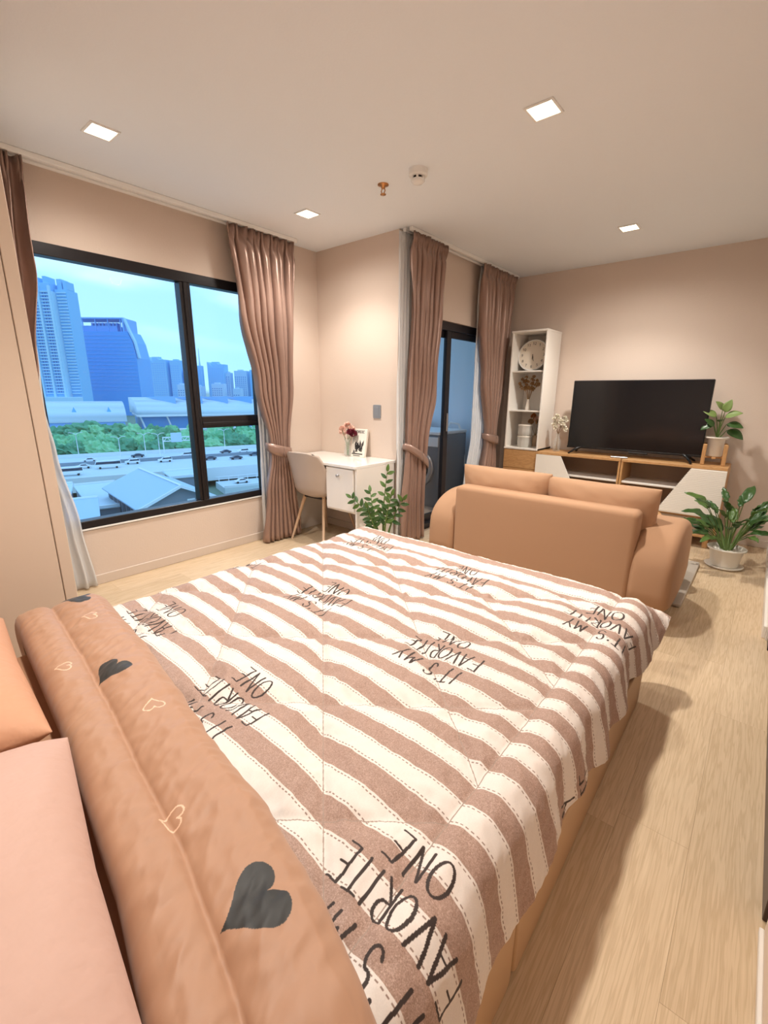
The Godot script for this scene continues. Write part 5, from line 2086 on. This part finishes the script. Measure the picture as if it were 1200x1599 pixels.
func towers() -> void:
	var yaw := deg_to_rad(40.07)
	# local x runs to the right of the view, local +z towards the room
	var t := thing("apartment_tower", "tall haze-blue apartment tower with balcony rows at the left of the window", "building", Vector3(-599, 0, -157), yaw)
	var st := mb()
	span(st, Vector3(-27, -28, -15), Vector3(19, 106, 12), 0.3)
	obj("body", st, M.tower_haze_blue, t)
	st = mb()
	span(st, Vector3(20, -28, -12), Vector3(32, 101, 6), 0.3)
	span(st, Vector3(22, 101, -8), Vector3(27, 111, 4), 0.3)
	span(st, Vector3(28, 101, -8), Vector3(32, 109, 4), 0.3)
	obj("side_wing", st, M.tower_haze_blue, t)
	st = mb()
	for k in 6:
		span(st, Vector3(-26 + k * 7.4, 106, -6), Vector3(-22.5 + k * 7.4, 110 + (k % 3) * 1.4, 8), 0.2)
	obj("crown_blocks", st, M.tower_haze_blue, t)
	st = mb()
	for k in 5:
		span(st, Vector3(-26.5 + k * 11.2, -28, 12), Vector3(-24.3 + k * 11.2, 103, 14.2), 0.1)
	span(st, Vector3(19.2, -28, 6), Vector3(21.4, 98, 12.5), 0.1)
	obj("piers", st, M.tower_light, t)
	for side in 2:
		st = mb()
		for fl in 34:
			var y := -2.0 + fl * 3.0
			if side == 0:
				for b in 4:
					var x0 := -23.6 + b * 11.2
					span(st, Vector3(x0, y, 12), Vector3(x0 + 8.2, y + 0.9, 13.4), 0.0)
			else:
				span(st, Vector3(22.5, y, 6), Vector3(31.5, y + 1.0, 7.6), 0.0)
		var bl := obj("balconies", st, M.tower_light, t)
		bl.set_meta("kind", "stuff")
	st = mb()
	for fl in 33:
		var y := -0.6 + fl * 3.0
		for b in 4:
			for q in 3:
				var x0 := -22.6 + b * 11.2 + q * 2.6
				span(st, Vector3(x0, y, 11.9), Vector3(x0 + 1.5, y + 1.5, 12.15), 0.0)
	var wn := obj("windows", st, M.far_window, t)
	wn.set_meta("kind", "stuff")
	# podium with planting
	st = mb()
	span(st, Vector3(-30, -28, 12), Vector3(36, -5, 26), 0.3)
	obj("podium", st, M.tower_light, t)
	# glass office block
	t = thing("office_tower", "broad blue glass office tower with an open framed top, right of the apartment tower", "building", Vector3(-636, 0, -234), yaw)
	st = mb()
	prism(st, PackedVector2Array([Vector2(-40, -28), Vector2(36, -28), Vector2(36, 40), Vector2(33, 58), Vector2(28, 70), Vector2(-40, 70)]), -16, 16)
	obj("body", st, M.tower_glass, t)
	st = mb()
	for k in 16:
		span(st, Vector3(-40.2, 2.0 + k * 4.2, 16), Vector3(35.0 - maxf(0.0, (k - 11) * 1.4), 2.5 + k * 4.2, 16.3), 0.0)
	var fb := obj("floor_bands", st, M.tower_band, t)
	fb.set_meta("kind", "stuff")
	st = mb()
	span(st, Vector3(-40, 84, -15), Vector3(24, 85.6, 15), 0.1)
	span(st, Vector3(23, 70, -15), Vector3(25, 85, 15), 0.1)
	for k in 5:
		span(st, Vector3(-40 + k * 15.0, 70, 13), Vector3(-39 + k * 15.0, 84, 14), 0.1)
	span(st, Vector3(-40, 70, -14), Vector3(14, 77, 10), 0.1)
	for k in 8:
		span(st, Vector3(-18.0 + k * 4.2, 77, 2), Vector3(-16.0 + k * 4.2, 80.5, 8), 0.1)
	obj("roof_frame", st, M.tower_band, t)
	st = mb()
	prism(st, PackedVector2Array([Vector2(24, 85.6), Vector2(29, 70), Vector2(34, 58), Vector2(37, 40), Vector2(38.5, 40), Vector2(35.5, 59), Vector2(30.5, 71.5), Vector2(25.5, 85.6)]), 10, 15)
	obj("curved_fin", st, M.tower_light, t)
	# the far skyline: x, z, width, depth, top, material, label, crown kind
	var far := [
		[-979, -398, 20, 18, 62, "far_block", "blue slab block close behind the right edge of the glass office tower", 0],
		[-985, -434, 15, 16, 66, "far_pale", "narrow pale block between two blue towers left of the mullion", 0],
		[-940, -426, 38, 20, 64, "far_block", "blue tower with a slanted notched roof left of the mullion", 1],
		[-914, -450, 22, 20, 60, "far_block", "blue tower just left of the window mullion", 0],
		[-896, -462, 12, 16, 42, "far_block", "low stepped block hidden half behind the mullion", 0],
		[-976, -530, 12, 12, 56, "far_block", "slim tower with a tall spire just right of the mullion", 2],
		[-948, -556, 38, 20, 62, "far_block", "blue stepped tower behind the white blocks in the upper right pane", 1],
		[-930, -572, 10, 16, 42, "far_pale", "narrow pale block right of the stepped tower", 0],
		[-908, -590, 28, 20, 46, "far_pale", "pale apartment block near the right curtain", 0],
		[-880, -612, 30, 20, 48, "far_block", "blue block partly behind the right curtain", 0],
		[-860, -430, 16, 14, 14, "far_pale", "small white block low in front of the notched blue tower", 0],
		[-845, -448, 12, 12, 10, "far_pale", "small white block low and left of the mullion", 0],
		[-870, -510, 26, 14, 17, "far_pale", "white hotel block low in the upper right pane", 0],
		[-890, -480, 16, 14, 12, "far_pale", "low white terraced block just left of the mullion", 0],
		[-850, -540, 16, 14, 8, "far_pale", "low white block under the pale apartment block", 0]]
	for q in far:
		var o := thing("far_building", q[6], "building", Vector3(q[0], 0, q[1]), yaw + rng.randf_range(-0.15, 0.15), "buildings of the far skyline")
		var w: float = q[2]
		var top: float = q[4]
		st = mb()
		if q[7] == 1:
			prism(st, PackedVector2Array([Vector2(-w / 2, -28), Vector2(w / 2, -28), Vector2(w / 2, top - 3), Vector2(w * 0.18, top - 3), Vector2(w * 0.05, top), Vector2(-w * 0.2, top - 8), Vector2(-w / 2, top + 2)]), -q[3] / 2.0, q[3] / 2.0)
		else:
			span(st, Vector3(-w / 2, -28, -q[3] / 2.0), Vector3(w / 2, top, q[3] / 2.0), 0.2)
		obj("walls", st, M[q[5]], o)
		st = mb()
		if q[7] == 2:
			tube(st, [Vector3(0, top, 0), Vector3(0, top + 10, 0), Vector3(0, top + 36, 0)], [2.5, 1.2, 0.5], 6)
			obj("spire", st, M.far_pale, o)
		else:
			span(st, Vector3(-w * 0.3, top - 9.0, -4), Vector3(w * 0.1, top + 2.5, 4), 0.1)
			obj("roof_block", st, M[q[5]], o)
		st = mb()
		var fl := -6.0
		while fl < top - 10.0:
			for k in int(w / 4.5):
				span(st, Vector3(-w / 2 + 1.2 + k * 4.5, fl, q[3] / 2.0 - 0.1), Vector3(-w / 2 + 3.4 + k * 4.5, fl + 1.8, q[3] / 2.0 + 0.15), 0.0)
			fl += 4.2
		var ws := obj("windows", st, M.far_window if q[5] == "far_pale" else M.tower_band, o)
		ws.set_meta("kind", "stuff")
